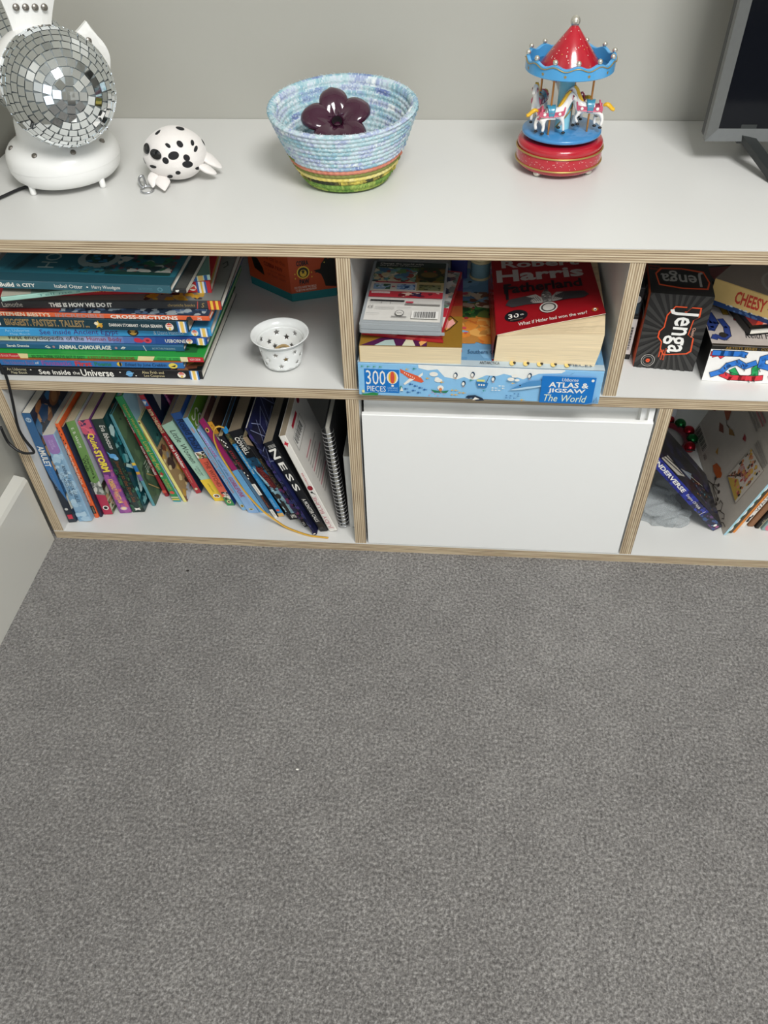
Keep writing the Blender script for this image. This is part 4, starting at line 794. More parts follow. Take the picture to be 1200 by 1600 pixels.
# spine wraps round the left side, back cover underneath
sl = [V((.7124,-.0024,zj+.0001)), V((.7128,-.0028,.405)), V((.7136,-.0032,.417)), V((.7146,-.0034,.4214)), V((.7160,-.0034,.4221))]
for a, b in zip(sl, sl[1:]): cm.add([b, a, a+V((-.002,.190,0)), b+V((-.003,.190,0))], [(0,1,2,3)], '#8f0f19')
cm.add([V((.7124,-.0024,zj+.0002)), V((.8440,-.0094,zj+.0002)), V((.8440,-.0094,zj+.0002))+dp, V((.7124,-.0024,zj+.0002))+dp], [(0,1,2,3)], '#8f0f19')
shift(cm, no).build('cover', M_PRINT, nv)
def cvmap(u, v):
    fu = min(.9999, max(0, u))*cn; fv = min(.9999, max(0, v))*rows_; i, j = int(fu), int(fv); a, b = fu-i, fv-j
    p = (gridp[j][i]*(1-a)*(1-b)+gridp[j][i+1]*a*(1-b)+gridp[j+1][i+1]*a*b+gridp[j+1][i]*(1-a)*b)
    return p+V((0,0,.0009))
eag = [('p',[(.10,.40),(.14,.47),(.38,.50),(.46,.43),(.44,.36),(.30,.37),(.16,.36)],'#3c3a3c'), ('p',[(.90,.40),(.86,.47),(.62,.50),(.54,.43),(.56,.36),(.70,.37),(.84,.36)],'#2f2d2f'),
  ('p',[(.30,.48),(.4,.5),(.47,.42),(.45,.36),(.36,.38)],'#a8a49e'), ('p',[(.70,.48),(.6,.5),(.53,.42),(.55,.36),(.64,.38)],'#8f8b86'), ('p',[(.46,.34),(.45,.48),(.48,.54),(.52,.54),(.55,.48),(.54,.34)],'#6a6664'), ('p',[(.48,.52),(.5,.57),(.53,.53)],'#3c3a3a')]
eag += [('s',[(.33+.02*i,.46),(.36+.02*i,.39)],.0008,'#4a4846') for i in range(5)]+[('s',[(.67-.02*i,.46),(.64-.02*i,.39)],.0008,'#4a4846') for i in range(5)]
eag += [('b',14,141,['#b5b0aa','#8a8683','#4c4a48'],.46,.36,.54,.5,.003), ('e',.5,.28,.085,.075,'#c9c5be',24), ('e',.5,.28,.072,.062,'#4a4846',24), ('e',.5,.28,.055,.048,'#bdb9b2',24)]
tx = [('t','Robert',.10,.875,.88,.99,'#b9b4b0',{'bold':.03}), ('t','Harris',.04,.665,.9,.845,'#b9b4b0',{'bold':.035}), ('t','Fatherland',.1,.495,.86,.635,K_,{'bold':.03}), ('s',[(.125,.42),(.13,.62)],.004,K_), ('s',[(.10,.585),(.2,.585)],.003,K_), ('e',.19,.185,.11,.075,K_,22), ('t','30',.115,.16,.215,.215,W_,{'bold':.005}), ('t','th',.228,.18,.262,.2,W_), ('t','ANNIVERSARY',.13,.13,.25,.145,'#8a7a6a'), ('t','What if Hitler had won the war?',.2,.045,.84,.09,'#e4d9d0',{'bold':.01}), ('e',.915,.085,.03,.03,'#a8551c',18), ('e',.915,.085,.013,.022,W_), ('e',.915,.078,.008,.012,K_)]
cp = MB()
def dn(op):
    k = op[0]
    if k == 'p': return ('p', [(u, v-.06) for u, v in op[1]], op[2])
    if k == 's': return ('s', [(u, v-.06) for u, v in op[1]], *op[2:])
    if k == 'e': return ('e', op[1], op[2]-.06, *op[3:])
    return ('b', op[1], op[2], op[3], op[4], op[5]-.06, op[6], op[7]-.06, op[8])
draw(cp, (cvmap, V((0,0,1)), .137, .19), tx+[dn(o) for o in eag], base=.0004)
shift(cp, no).build('cover_print', M_PRINT, nv)

# game cases on the gold book
M_CASE = paint('smoky_clear_plastic', '#9fa5a8', .18, nscale=20, namt=.03, coat=.4)
M_REDCASE = paint('red_clear_plastic', '#a8242c', .2, coat=.4)
def case(name, label, A, B, depth, z0, h, m, ins, ops):
    A, B = V((*A, z0)), V((*B, z0)); d = (B-A); w = d.length; ux = d.normalized(); uy = V((-ux.y, ux.x, 0))
    root = thing(name, label, 'game case', A, rot=(0, 0, math.atan2(d.y, d.x)), group='game cases on the gold paperback')
    def rr(x0, y0, x1, y1, r, z, k=4):
        o = []
        for cx, cy, a0 in ((x1-r,y0+r,-90),(x1-r,y1-r,0),(x0+r,y1-r,90),(x0+r,y0+r,180)):
            o += [(cx+r*math.cos(math.radians(a0+90*i/k)), cy+r*math.sin(math.radians(a0+90*i/k)), z) for i in range(k+1)]
        return o
    mb = MB().prism(rr(0,0,w,depth,.004,0), (0,0,h*.47)); mb.prism(rr(0,.0005,w,depth,.004,h*.53), (0,0,h*.47))
    mb.prism(rr(.001,.002,w-.001,depth-.001,.003,h*.4), (0,0,h*.2))
    mb.build('shell', m, root)
    rb = MB()
    for k in range(3): rb.box((.012+.034*k+.004,-.0006,h*.1), (.012+.034*k+.030,.001,h*.42))
    rb.box((.004,.004,h), (w-.004,.0048,h+.0006)); rb.box((.004,.009,h), (w-.004,.0096,h+.0005))
    rb.build('moulding', m, root)
    pm = MB(); fr = bil((.004,.013,h+.0001), (w-.003,.013,h+.0001), (w-.003,depth-.004,h+.0001), (.004,depth-.004,h+.0001))
    draw(pm, fr, ops); pm.build('sleeve', M_GLOSS, root)
    return root
ins = [('r',0,0,1,1,'#d8d6d0'), ('r',0,.62,1,1,'#3a4a3c'), ('b',60,151,['#5f8f9a','#c9b98f','#8a3f35','#5a7f4a','#3f6a8a','#d0c9b0','#7a9a8a'],0,.64,.62,.9,.010), ('b',40,152,['#2f3f1c','#5a5a24','#1a2414','#7a5a2a','#3f2f1c'],.6,.62,.99,.95,.010),
  ('e',.78,.8,.17,.11,'#26301a',18), ('e',.78,.78,.12,.05,'#6a5424',18), ('r',.7,.83,.74,.85,'#a8322c'), ('r',.83,.83,.87,.85,'#a8322c'),
  ('r',0,.91,1,1,'#2e3a34'), ('t','Change the world with',.06,.945,.68,.98,'#e4e2d8',{'bold':.01}), ('t','the power of Wonder!',.06,.915,.64,.94,'#e4e2d8',{'bold':.01}),
  ('r',0,.47,1,.63,'#d6d0c6'), ('r',.05,.615,.6,.635,'#b5344a'), ('r',.63,.49,1,.64,'#b9a878'), ('r',.04,.5,.27,.59,'#4a6a9a'), ('b',20,153,['#8fb0d0','#3a5f4a','#c9d4dc'],.04,.5,.27,.59,.006), ('r',.36,.5,.61,.59,'#3f66a8'), ('b',20,154,['#a9c4e0','#6a8fc0','#2a4a7a'],.36,.5,.61,.59,.006), ('r',.66,.5,.96,.59,'#5a5f3a'), ('b',20,155,['#7a7a4a','#3a4024','#8a8f6a'],.66,.5,.96,.59,.006), ('r',.29,.535,.335,.55,'#b5344a'),
  ('r',0,.36,1,.46,'#bf3340'), ('r',.03,.42,.28,.45,'#e8dcd8'), ('t','More power-ups than ever!',.04,.425,.27,.445,'#a82a3a'), ('b',10,156,['#7a1f2a','#e8c9b8','#3a2a4a'],.4,.37,.95,.45,.007),
  ('r',.04,.29,.5,.31,K_), ('r',.51,.24,.98,.26,'#8a8884'), ('r',.52,.27,.62,.295,'#c4485a'), ('s',[(.04,.26),(.5,.26)],.0005,'#6a6866'), ('s',[(.2,.28),(.2,.25)],.0005,'#6a6866'), ('s',[(.32,.28),(.32,.25)],.0005,'#6a6866'), ('t','CE',.03,.17,.1,.21,'#5a5856'), ('r',.12,.19,.38,.193,'#8a8884'), ('r',.12,.175,.38,.178,'#8a8884'), ('r',.12,.16,.38,.163,'#8a8884'), ('r',.42,.19,.6,.193,'#8a8884'),
  ('e',.46,.1,.06,.045,'#5a5856',20), ('e',.46,.1,.052,.038,'#d8d6d0',20), ('t','SEAL',.42,.09,.5,.11,'#5a5856'), ('r',.36,.035,.56,.045,'#5a5856'), ('r',.62,.02,.97,.14,'#ecebe6')]+[('r',.65+.012*i,.03,.65+.012*i+(.007 if i%3 else .004),.125,K_) for i in range(24)]+[('r',.02,.07,.2,.073,'#8a8884')]
case('game_case', 'red edged game case peeking out from under the grey case', (.5390,.012), (.6462,-.004), .17, .4080, .0112, M_REDCASE, None, [('r',0,0,1,1,'#d8d6d0'), ('b',60,161,['#6a4a52','#3a3f5a','#8a8f8a','#c9b9a8','#5f7f6a'],.5,.35,1,1,.012), ('r',0,.2,1,.35,'#b52a38'), ('r',0,0,1,.2,'#d6cfc9'), ('e',.9,.55,.05,.04,'#e8d0c8'), ('e',.9,.06,.06,.05,'#c9a0a0')])
case('game_case', 'smoky grey game case lying on top, printed back sleeve facing up', (.5392,-.0030), (.6452,-.0064), .172, .4200, .0115, M_CASE, None, ins)
# bobbins of thread and a small indigo box behind
def spool(x, y, z, hx, label, grp='thread bobbins at the back of the middle compartment'):
    t = thing('thread_bobbin', label, 'thread bobbin', (x, y, z), group=grp)
    MB().lathe([(1e-5,0),(.0155,0),(.0158,.0015),(.0155,.003),(.010,.003),(.010,.026),(.0155,.026),(.0158,.0275),(.0155,.029),(1e-5,.029)], seg=28).build('spool', paint('bobbin_plastic', '#c9b98c', .35), t)
    MB().lathe([(.0101,.0032)]+[(.0142+.0004*(i % 2), .0034+.0224*i/14) for i in range(15)]+[(.0101,.0258)], seg=28).build('thread', paint('thread_'+hx, '#'+hx, .6, bump=.3, bscale=1200), t)
spool(.6985,.222,zj+.0003,'6f8f96','pale teal thread bobbin in the lower pair at the back')
spool(.7320,.224,zj+.0003,'1f3a42','dark teal thread bobbin, right one of the lower pair')
spool(.6985,.222,zj+.0297,'20303a','near black thread bobbin stacked over the pale teal one')
spool(.7320,.224,zj+.0297,'8a5a38','copper brown thread bobbin stacked over the dark teal one')
carton('small_box', 'small indigo box behind the gold paperback, beside the bobbins', 'box', (.655,.212,zj+.0003), (.679,.213,zj+.0003), .03, .05, ['#23235a']*6, {'front': [('r',.1,.7,.9,.8,'#3a3f8a')]})

# ------------------------------------------------------------------ right compartment, upper shelf
OR = '#e2562c'
rays = []
R = random.Random(9)
for i in range(30):
    a = 2*math.pi*i/30; b = a+.1
    def edge(t):
        c, s = math.cos(t), math.sin(t); k = min((.5/abs(c)) if abs(c) > 1e-6 else 9, (.5/abs(s)) if abs(s) > 1e-6 else 9); return (.5+c*k, .5+s*k)
    rays.append(('p',[(.5,.5), edge(a), edge(b)],'#3b3a38'))
logo_out = [(.43,.86),(.62,.86),(.6,.80),(.64,.80),(.7,.86),(.85,.86),(.86,.74),(.78,.70),(.76,.5),(.86,.46),(.88,.28),(.82,.24),(.44,.2),(.36,.28),(.35,.38),(.27,.44),(.27,.52),(.33,.58),(.33,.74)]
sh = lambda P_, k: [(.57+(x-.57)*k[0], .54+(y-.54)*k[1]) for x, y in P_]
jf = [('r',0,0,1,1,'#242322')]+rays+[('p',sh(logo_out,(1.0,1.0)),OR), ('p',sh(logo_out,(.92,.955)),'#191817'), ('t','Jenga',.37,.245,.83,.82,'#f3f1ec',{'rot':270,'bold':.015}), ('t','Classic',.80,.47,.845,.60,'#f0b9a0',{'rot':270}), ('t','Challenge',.44,.135,.475,.3,OR,{'rot':270,'bold':.03}), ('t','Strategy',.40,.135,.435,.28,OR,{'rot':270,'bold':.03}), ('t','Classic',.36,.17,.395,.28,OR,{'rot':270,'bold':.03}), ('e',.21,.115,.115,.085,'#b9b5ae',26), ('e',.21,.115,.105,.078,'#1b1a19',26), ('e',.21,.115,.085,.062,'#8a8782',26), ('e',.21,.115,.075,.055,'#1b1a19',26)]+[('e',.21+.022*math.cos(a),.115+.016*math.sin(a),.016,.012,OR,8) for a in (0,1.05,2.1,3.14,4.2,5.2)]
jt = [('r',0,0,1,1,'#262524'), ('p',[(.14,.20),(.52,.14),(.92,.16),(.97,.34),(.9,.62),(.55,.68),(.2,.66),(.1,.5)],OR), ('p',[(.16,.23),(.52,.17),(.9,.19),(.945,.34),(.885,.58),(.55,.645),(.22,.62),(.125,.49)],'#1c1b1a'), ('t','Jenga',.19,.22,.88,.6,'#a9a7a2',{'rot':180,'bold':.015}), ('t','Challenge',.01,.66,.2,.72,'#b5452a',{'rot':180}), ('t','Strategy',.02,.58,.18,.64,'#b5452a',{'rot':180})]
jl = [('r',0,0,1,1,'#d4552c'), ('b',14,171,['#c24a26','#e06a3a'],0,0,1,1,.02), ('p',[(.2,.55),(.9,.6),(.86,.92),(.3,.95)],'#1c1b1a'), ('t','Je',.42,.58,.88,.92,'#b9b7b2',{'rot':90,'bold':.015})]
jb, jfr = carton('block_game_box', 'upright black block game box with orange side and big white lettering', 'game box', (.9148,.0712,ZM+.0003), (.9943,.0628,ZM+.0003), .105, .1148, ['#1d1c1b','#232221','#232221','#1b1a19','#1b1a19','#d4552c'], {'front': jf, 'top': jt, 'left': jl})
carton('card_game_box', 'narrow black box with a white barcode label behind the block game box', 'game box', (.8856,.0895,ZM+.0003), (.9115,.0880,ZM+.0003), .10, .112, ['#171717']*6, {'front': [('r',.1,.08,.97,.58,'#cfc8c4')]+[('r',.3,.14+.014*i,.85,.14+.014*i+(.009 if i % 3 else .005),'#3a3634') for i in range(24)]+[('s',[(0,.62),(1,.62)],.0006,'#4a4a48'), ('r',.55,.66,.9,.8,'#31404c'), ('e',.7,.85,.2,.05,'#bdbbb6')]})
def squig(u, v, s, c, seed):
    """an abstract thick wavy stroke with a dark outline"""
    R = random.Random(seed); pts = []; a = R.uniform(0, 6.3); x, y = u, v
    for i in range(6):
        pts.append((x, y)); a += R.choice((-1, 1))*R.uniform(.5, 1.3); x = min(.97, max(.03, x+s*math.cos(a)*.36)); y = min(.80, max(.13, y+s*math.sin(a)))
    return [('s',pts,.0092,'#1c1c1c'), ('s',pts,.0076,c)]
hf = [('r',0,0,1,1,'#f2f0ec'), ('r',0,.9,1,1,'#1b1a17'), ('t',"ARTISTS SERIES · COLLECTOR'S EDITION · ARTISTS SERIES",.1,.915,.95,.985,'#a8843a')]
cc = ['#d9303f','#1fa05a','#2f78d0']
for i, (u, v) in enumerate([(.08,.72),(.25,.78),(.2,.34),(.4,.56),(.42,.16),(.58,.8),(.62,.3),(.75,.62),(.85,.25),(.92,.75),(.06,.2),(.55,.5)]): hf += squig(u, v, .2, cc[(i*2+i//3) % 3], i+60)
for i in range(26):
    u, v = random.Random(i).uniform(.03,.97), random.Random(i+50).uniform(.05,.85); hf.append(('s',[(u,v),(u+.012,v-.06)],.001,'#2a2a2a'))
ht = [('r',0,0,1,1,'#b9b0aa')]+squig(.05,.62,.2,'#2a3f80',5)+squig(.12,.5,.16,'#2a3f80',15)+squig(.14,.78,.14,'#a03a3f',7)+squig(.1,.9,.12,'#b9963a',8)+[('e',.10,.2,.03,.05,'#2a2826'), ('s',[(.08,.1),(.13,.1)],.0007,'#5a5652'), ('t','Keith Haring',.26,.12,.56,.28,K_,{'shear':.2}), ('r',0,0,1,.03,'#2a2620')]
carton('artist_card_game', 'wide game box covered in abstract red, green and blue squiggles', 'game box', (1.0022,.0425,ZM+.0003), (1.1815,.0345,ZM+.0003), .13, .0558, ['#1b1a19','#b9b0aa','#f2f0ec','#1b1a19','#1b1a19','#191817'], {'front': hf, 'top': ht}, two=None)
zh = ZM+.0564
# black framed hardback lying skew on it, then the joke book
d1 = V((1.0532-1.0397, .067-.1371, 0)).normalized()
bq = V((1.0532,.0672,zh)); along = V((-d1.y, d1.x, 0))   # front edge direction
book('picture_book', 'black bordered hardback with a red and orange cover lying askew on the squiggle box', [bq-d1*.17, bq, bq+V((0,0,.0115)), bq-d1*.17+V((0,0,.0115))], .19, '#141414', pages='#e9e5dc', wdir=along, hard=True, backcol='#141414', group='books on the squiggle box',
  right=[('r',.03,.03,.97,.97,'#8a2f2a'), ('b',50,181,['#d24a2a','#2a2430','#8f8aa0','#c9a03a','#e0704a','#15131a','#b9b4c0'],.4,.04,.97,.97,.016), ('p',[(.97,.05),(.97,.7),(.86,.8),(.9,.1)],'#d9452c'), ('p',[(.9,.15),(.97,.1),(.94,.5)],'#e8a99a'), ('r',.97,0,1,1,'#141414')])
ca, cbq = V((1.0115,.1290,zh+.0120)), V((1.1600,.0146,zh+.0120))
book('joke_book', 'cream spined joke book with red capitals, over the bordered hardback', [ca, cbq, cbq+V((0,0,.0375)), ca+V((0,0,.0375))], .125, '#dfbd78', pages='#b9ac90', wdir=(cbq-ca).cross(V((0,0,-1))).normalized()*1, backcol='#8f8378', group='books on the squiggle box',
  spine=[('r',0,0,1,.19,'#27406b'), ('t','CHEESY',.175,.34,.40,.83,'#bf3d2c',{'bold':.03}), ('t','•',.415,.5,.425,.56,'#4a4036'), ('t','JOKES',.44,.36,.60,.78,'#4a3f34'), ('b',16,183,['#d8c58f','#c9d0d4'],.1,.16,1,.22,.002), ('b',10,184,['#4a6a9a'],.1,0,1,.18,.003)],
  right=[('r',0,0,1,1,'#8c7f74'), ('e',.5,.4,.26,.36,'#a39a90',26), ('e',.5,.4,.24,.33,'#93887d',26), ('t','CHEESY',.32,.36,.7,.52,'#6a2f35',{'bold':.03,'slope':.0}), ('s',[(.34,.33),(.68,.33)],.001,'#3a3a3c'), ('t','JOKES',.48,.2,.68,.3,'#4a4846'), ('p',[(.2,.75),(.34,.85),(.38,.78)],'#2f3338'), ('p',[(.44,.7),(.5,.75),(.52,.68)],'#2a3344'), ('p',[(.55,.02),(.75,.1),(.6,.0)],'#2a3a55')])

# ------------------------------------------------------------------ right compartment, lower shelf
G5 = 'books leaning to the right in the lower right compartment'
LB, du_, dv_ = V((1.1040,.061,FL+.0004)), V((.677,0,-.737)), V((.737,0,.677))
q = [LB-du_*.2, LB, LB+dv_*.0160, LB-du_*.2+dv_*.0160]
book('paperback', 'dark blue paperback leaning steeply left against the divider, white spine lettering', q, .128, '#1d1f4a', pages='#5a5148', mat=M_GLOSS,
  spine=[('r',0,.0,.62,1,'#29338f'), ('b',30,191,['#232a80','#2f3fa0','#1c1f5a'],.0,0,.9,1,.006), ('t','UNDERVERSE',.0,.3,.46,.75,W_,{'bold':.03}), ('t','Empire Of Nyib',.5,.32,.7,.7,W_), ('s',[(.76,.1),(.76,.75)],.0007,W_), ('r',.78,0,1,1,'#1a1f38'), ('b',18,192,['#2f4f80','#5a3a6a','#141a2c'],.78,0,1,1,.005), ('p',[(.93,.2),(.95,.5),(.94,.25)],'#9cc4d8'), ('e',.95,.55,.012,.2,W_), ('e',.975,.6,.01,.18,'#a04a7a')],
  right=[('r',0,0,1,1,'#15161f'), ('b',40,193,['#1c2440','#241f3a','#2a2a4a','#101018'],.0,0,1,1,.018), ('p',[(.05,.02),(.3,.05),(.45,.22),(.2,.28)],'#c9c4b8'), ('s',[(.1,.1),(.4,.2)],.004,'#15161f'), ('s',[(.08,.18),(.34,.26)],.004,'#15161f'), ('p',[(.4,.3),(.62,.5),(.56,.3)],'#7f8fa0'), ('s',[(.42,.32),(.8,.5)],.002,'#b9b0a0'), ('b',12,194,['#c9803f','#5a9aa8','#8a5a9a'],.6,.1,.9,.5,.003), ('s',[(.5,.8),(.85,.82)],.0008,'#8f949c')])
def leanr(name, label, y, b0, b1, h, depth, cover, t=None, **k):
    s = .3; zb = FL+.0003; w = b1-b0
    return book(name, label, [(b0+s*h,y,zb+h), (b0,y,zb+.0008), (b1,y,zb), (b1+s*h,y,zb+h-.0008)], depth, cover, group=G5, **k)
tw = '#4a423c'
lf = [('r',0,0,1,1,'#bdb5aa')]
lf += [('r',.885,.73,.965,.99,'#c9c3b9')]+[('r',.9,.745+.014*i,.955,.745+.014*i+(.008 if i % 3 else .004),K_) for i in range(17)]+[('t','ISBN',.93,.66,.96,.71,'#5a524a',{'rot':90})]
lf += [('p',[(.53,.92),(.64,.93),(.66,.75),(.645,.73),(.6,.76),(.56,.80),(.61,.80),(.56,.86)],'#9c4a22'), ('s',[(.66,.75),(.67,.71),(.66,.67)],.0016,'#5a4a3a'), ('p',[(.72,.80),(.75,.74),(.72,.68),(.70,.74)],'#7a3f2c'), ('p',[(.66,.67),(.68,.62),(.64,.56),(.64,.62)],'#8f6a34'), ('p',[(.56,.49),(.59,.47),(.575,.43),(.56,.45)],'#9c3a3f'), ('p',[(.70,1),(.745,.96),(.72,.92),(.69,.95)],'#7a2f33'), ('p',[(.69,.99),(.66,.94),(.68,.9)],'#b08a58'), ('p',[(.80,.63),(.84,.62),(.83,.58)],'#b98a3f')]
lf += [('p',[(.90,.55),(.86,.53),(.84,.46),(.86,.40),(.90,.42),(.91,.5)],'#b5561f'), ('e',.865,.42,.02,.025,'#b5561f')]
lf += [('s',[(.99,.5),(.945,.4),(.91,.43)],.0016,tw), ('s',[(.955,.42),(.905,.36)],.0014,tw), ('s',[(.955,.42),(.92,.31)],.0014,tw), ('s',[(.955,.42),(.95,.27)],.0014,tw), ('s',[(.955,.42),(.975,.25)],.0014,tw)]+[('e',u,v,.012,.014,tw) for u, v in ((.905,.36),(.92,.31),(.95,.27),(.975,.25),(.91,.43))]
lf += [('s',[(.99,.2),(.95,.17),(.92,.2),(.93,.24),(.95,.23)],.0016,tw), ('s',[(.965,.18),(.935,.12),(.95,.09),(.965,.11)],.0016,tw), ('s',[(.99,.1),(.965,.07),(.96,.03)],.0016,tw)]
lf += [('p',[(.805,.345),(.815,.10),(.525,.10),(.55,.33)],'#c4bcb0'), ('s',[(.805,.345),(.815,.10),(.525,.10),(.55,.33)],.001,'#8a8076'), ('p',[(.805,.335),(.812,.12),(.74,.13),(.73,.24)],'#b99a4a'), ('s',[(.80,.34),(.74,.28),(.68,.22),(.62,.2)],.0022,'#5a2f24'), ('b',36,201,['#a8524a','#c98a6a','#b9774a','#3a3a34','#6a5a4a','#c9a24a'],.55,.12,.78,.33,.006), ('t','Autumn',.62,.16,.70,.30,'#b5686a',{'rot':90})]
lf += [('r',u,.4,u+.012,.68,'#8f8880') for u in (.455,.43)]+[('r',u,.38,u+.012,.62,'#a5676a') for u in (.40,.375)]+[('r',u,.11,u+.01,.33,'#8f8880') for u in (.505,.49,.475)]
leanr('picture_book', 'large white picture book with autumn leaves printed on its cover', .052, 1.1190, 1.1224, .25, .262, '#a9cfdb', pages='#d8d4c8', backcol='#bdb5aa', left=lf, spine=[('r',0,0,1,1,'#a9d0de'), ('r',.2,.2,.26,.8,K_)])
leanr('picture_book', 'thin green spined book with a row of white dots', .056, 1.1228, 1.1278, .24, .20, '#2f7a3f', pages='#9a9384', spine=[('e',.05+.075*i,.5,.024,.42,W_) for i in range(13)])
leanr('picture_book', 'thin dark brown slab standing in for shadow and pages beside the dotted spine', .057, 1.1282, 1.1340, .235, .20, '#4f463a', pages='#6a6254')  # added slab, coloured dark for the dotted book's shadow and pages
leanr('paperback', 'thin orange spined paperback in the leaning row', .058, 1.1345, 1.1392, .20, .13, '#dd8a3f', pages='#b9a888', spine=[('r',0,0,.4,1,'#e8a948'), ('t','Funny Stories',.45,.25,.85,.75,'#8a4a1c')])
leanr('paperback', 'white spined paperback with a small black bear mark and black capitals', .072, 1.1490, 1.1575, .17, .12, '#e4e0d8', pages='#b9a888', spine=[('t','WALKER BOOKS',.2,.22,.78,.78,'#3a3630',{'rot':180}), ('p',[(.86,.2),(.93,.3),(.92,.75),(.88,.6),(.85,.7)],K_), ('e',.845,.6,.015,.15,K_)])
leanr('paperback', 'brown covered paperback with worn pale pages', .074, 1.1625, 1.1725, .16, .12, '#8a6244', pages='#a8895f')
leanr('paperback', 'narrow black spined paperback, last dark one of the leaning row', .070, 1.1735, 1.1800, .16, .12, '#1c1c1a', pages='#8f8468', spine=[('t','VP',.86,.3,.92,.7,'#b9b09a'), ('r',0,.85,1,1,'#b9ad8a')])
leanr('picture_book', 'pale teal book with a pink corner at the right end', .066, 1.1830, 1.1990, .19, .14, '#8fa9a8', pages='#a89f90', spine=[('e',.95,.6,.05,.5,'#d9798f'), ('e',.95,.6,.025,.25,'#b5344a')])
# tulle pouch: crumpled translucent grey netting
mt, N_, L_, b_ = newmat('grey_tulle')
b_.inputs['Base Color'].default_value = hexlin('#c0c6c7'); b_.inputs['Roughness'].default_value = .75
tc = N_.new('ShaderNodeTexCoord'); vo = N_.new('ShaderNodeTexNoise'); vo.inputs['Scale'].default_value = 1400; L_.new(tc.outputs['Object'], vo.inputs['Vector'])
mr = N_.new('ShaderNodeMapRange'); mr.inputs[1].default_value = .3; mr.inputs[2].default_value = .7; mr.inputs[3].default_value = .25; mr.inputs[4].default_value = .5
L_.new(vo.outputs['Fac'], mr.inputs[0]); L_.new(mr.outputs[0], b_.inputs['Alpha'])
from mathutils import noise as mnoise
def crumple(c, r, seed, amp, flat=.0):
    bm = bmesh.new(); bmesh.ops.create_icosphere(bm, subdivisions=5, radius=1)
    for v in bm.verts:
        d = v.co.normalized(); o = V((seed*3.1, seed*1.7, seed))
        n1 = mnoise.noise(d*1.1+o); n2 = mnoise.noise(d*2.2+o*2); rid = 1-abs(mnoise.noise(V((d.x*1.2, d.y*2.4, d.z*1.2))+o*1.3))*2.2
        k = 1+amp*(n1*.9+n2*.25+rid*.55)
        v.co = V((c[0]+d.x*r[0]*k, c[1]+d.y*r[1]*k, max(FL+.0006, c[2]+d.z*r[2]*k)))
    return bm
tp = thing('tulle_pouch', 'crumpled translucent grey tulle pouch under the leaning dark blue book', 'pouch', (1.022,.118,FL))
for k, (c, r, s, a) in enumerate([((1.018,.100,.030), (.037,.034,.021), 2.3, .34), ((1.012,.125,.040), (.032,.040,.018), 5.1, .42), ((1.040,.082,.027), (.026,.018,.012), 7.7, .40)]):
    mb = MB().frombm(crumple(c, r, s, a), smooth=True); shift(mb, (1.022,.118,FL)).build('netting_layer', mt, tp)
# bracelet of bells
br = thing('bell_bracelet', 'dark red felt bracelet with glossy red and green bells, at the back', 'bracelet', (1.066,.292,FL))
M_FELT = paint('dark_red_felt', '#7a1626', .85, bump=.4, bscale=700, sheen=.3)
MB().tube([(.037*math.cos(a), .042*math.sin(a), .0075) for a in [2*math.pi*i/40 for i in range(40)]], .0062, 10, closed=True, flat=1.0).build('band', M_FELT, br)
for i, a in enumerate([-38, -10, 18, 46, 74, 102]):
    an = math.radians(a); c = V((.045*math.cos(an), .050*math.sin(an), .0125)); hx = ('#a81c2c', '#1c6a35')[i % 2]
    m = paint('bell_'+hx[1:], hx, .25, .75)
    b = MB().ball(c, .0105, 18, 12).build('bell', m, br)
    MB().box((-.0075,-.0012,-.0004), (.0075,.0012,.0004), mx=Matrix.Translation(c+V((0,-.0103,.001)))@Matrix.Rotation(1.4, 4, 'X')).build('slot', M_BLACK, b)
carton('white_box', 'white lidded cardboard box at the back behind the bracelet', 'box', (.975,.345,FL+.0003), (1.088,.338,FL+.0003), .05, .06, ['#cfd0d2']*6, {'front': [('s',[(0,.7),(1,.7)],.0012,'#9a9ca0'), ('s',[(0,.35),(1,.35)],.0008,'#aeb0b4')]})

# ------------------------------------------------------------------ yellow ribbon bookmark lying over the leaning books
rb = thing('ribbon', 'long yellow ribbon looping over the leaning paperbacks down to the shelf', 'ribbon', (.40,.03,FL))
rp = [(.316,.0478,.2145),(.310,.0440,.2200),(.3035,.0425,.2165),(.2995,.0425,.203),(.2990,.0425,.190),(.3022,.0425,.169),(.3085,.0425,.147),(.3157,.0425,.125),(.325,.0425,.099),(.337,.042,.074),(.356,.0385,.047),(.377,.0325,.0312),(.398,.0245,.0222),(.4325,.0125,.0196),(.452,.0095,.0194),(.4690,.0080,.0195)]
def smooth_path(p, k=5):
    p = [V(a) for a in p]; out = []
    for i in range(len(p)-1):
        p0, p1, p2, p3 = p[max(0,i-1)], p[i], p[i+1], p[min(len(p)-1,i+2)]
        for j in range(k):
            t = j/k; out.append(.5*((2*p1)+(p2-p0)*t+(2*p0-5*p1+4*p2-p3)*t*t+(3*p1-p0-3*p2+p3)*t**3))
    return out+[p[-1]]
shift(MB().tube(smooth_path(rp), .0025, 8, flat=.45), (.40,.03,FL)).build('band', paint('yellow_ribbon', '#d9a83f', .5, bump=.2, bscale=900), rb)

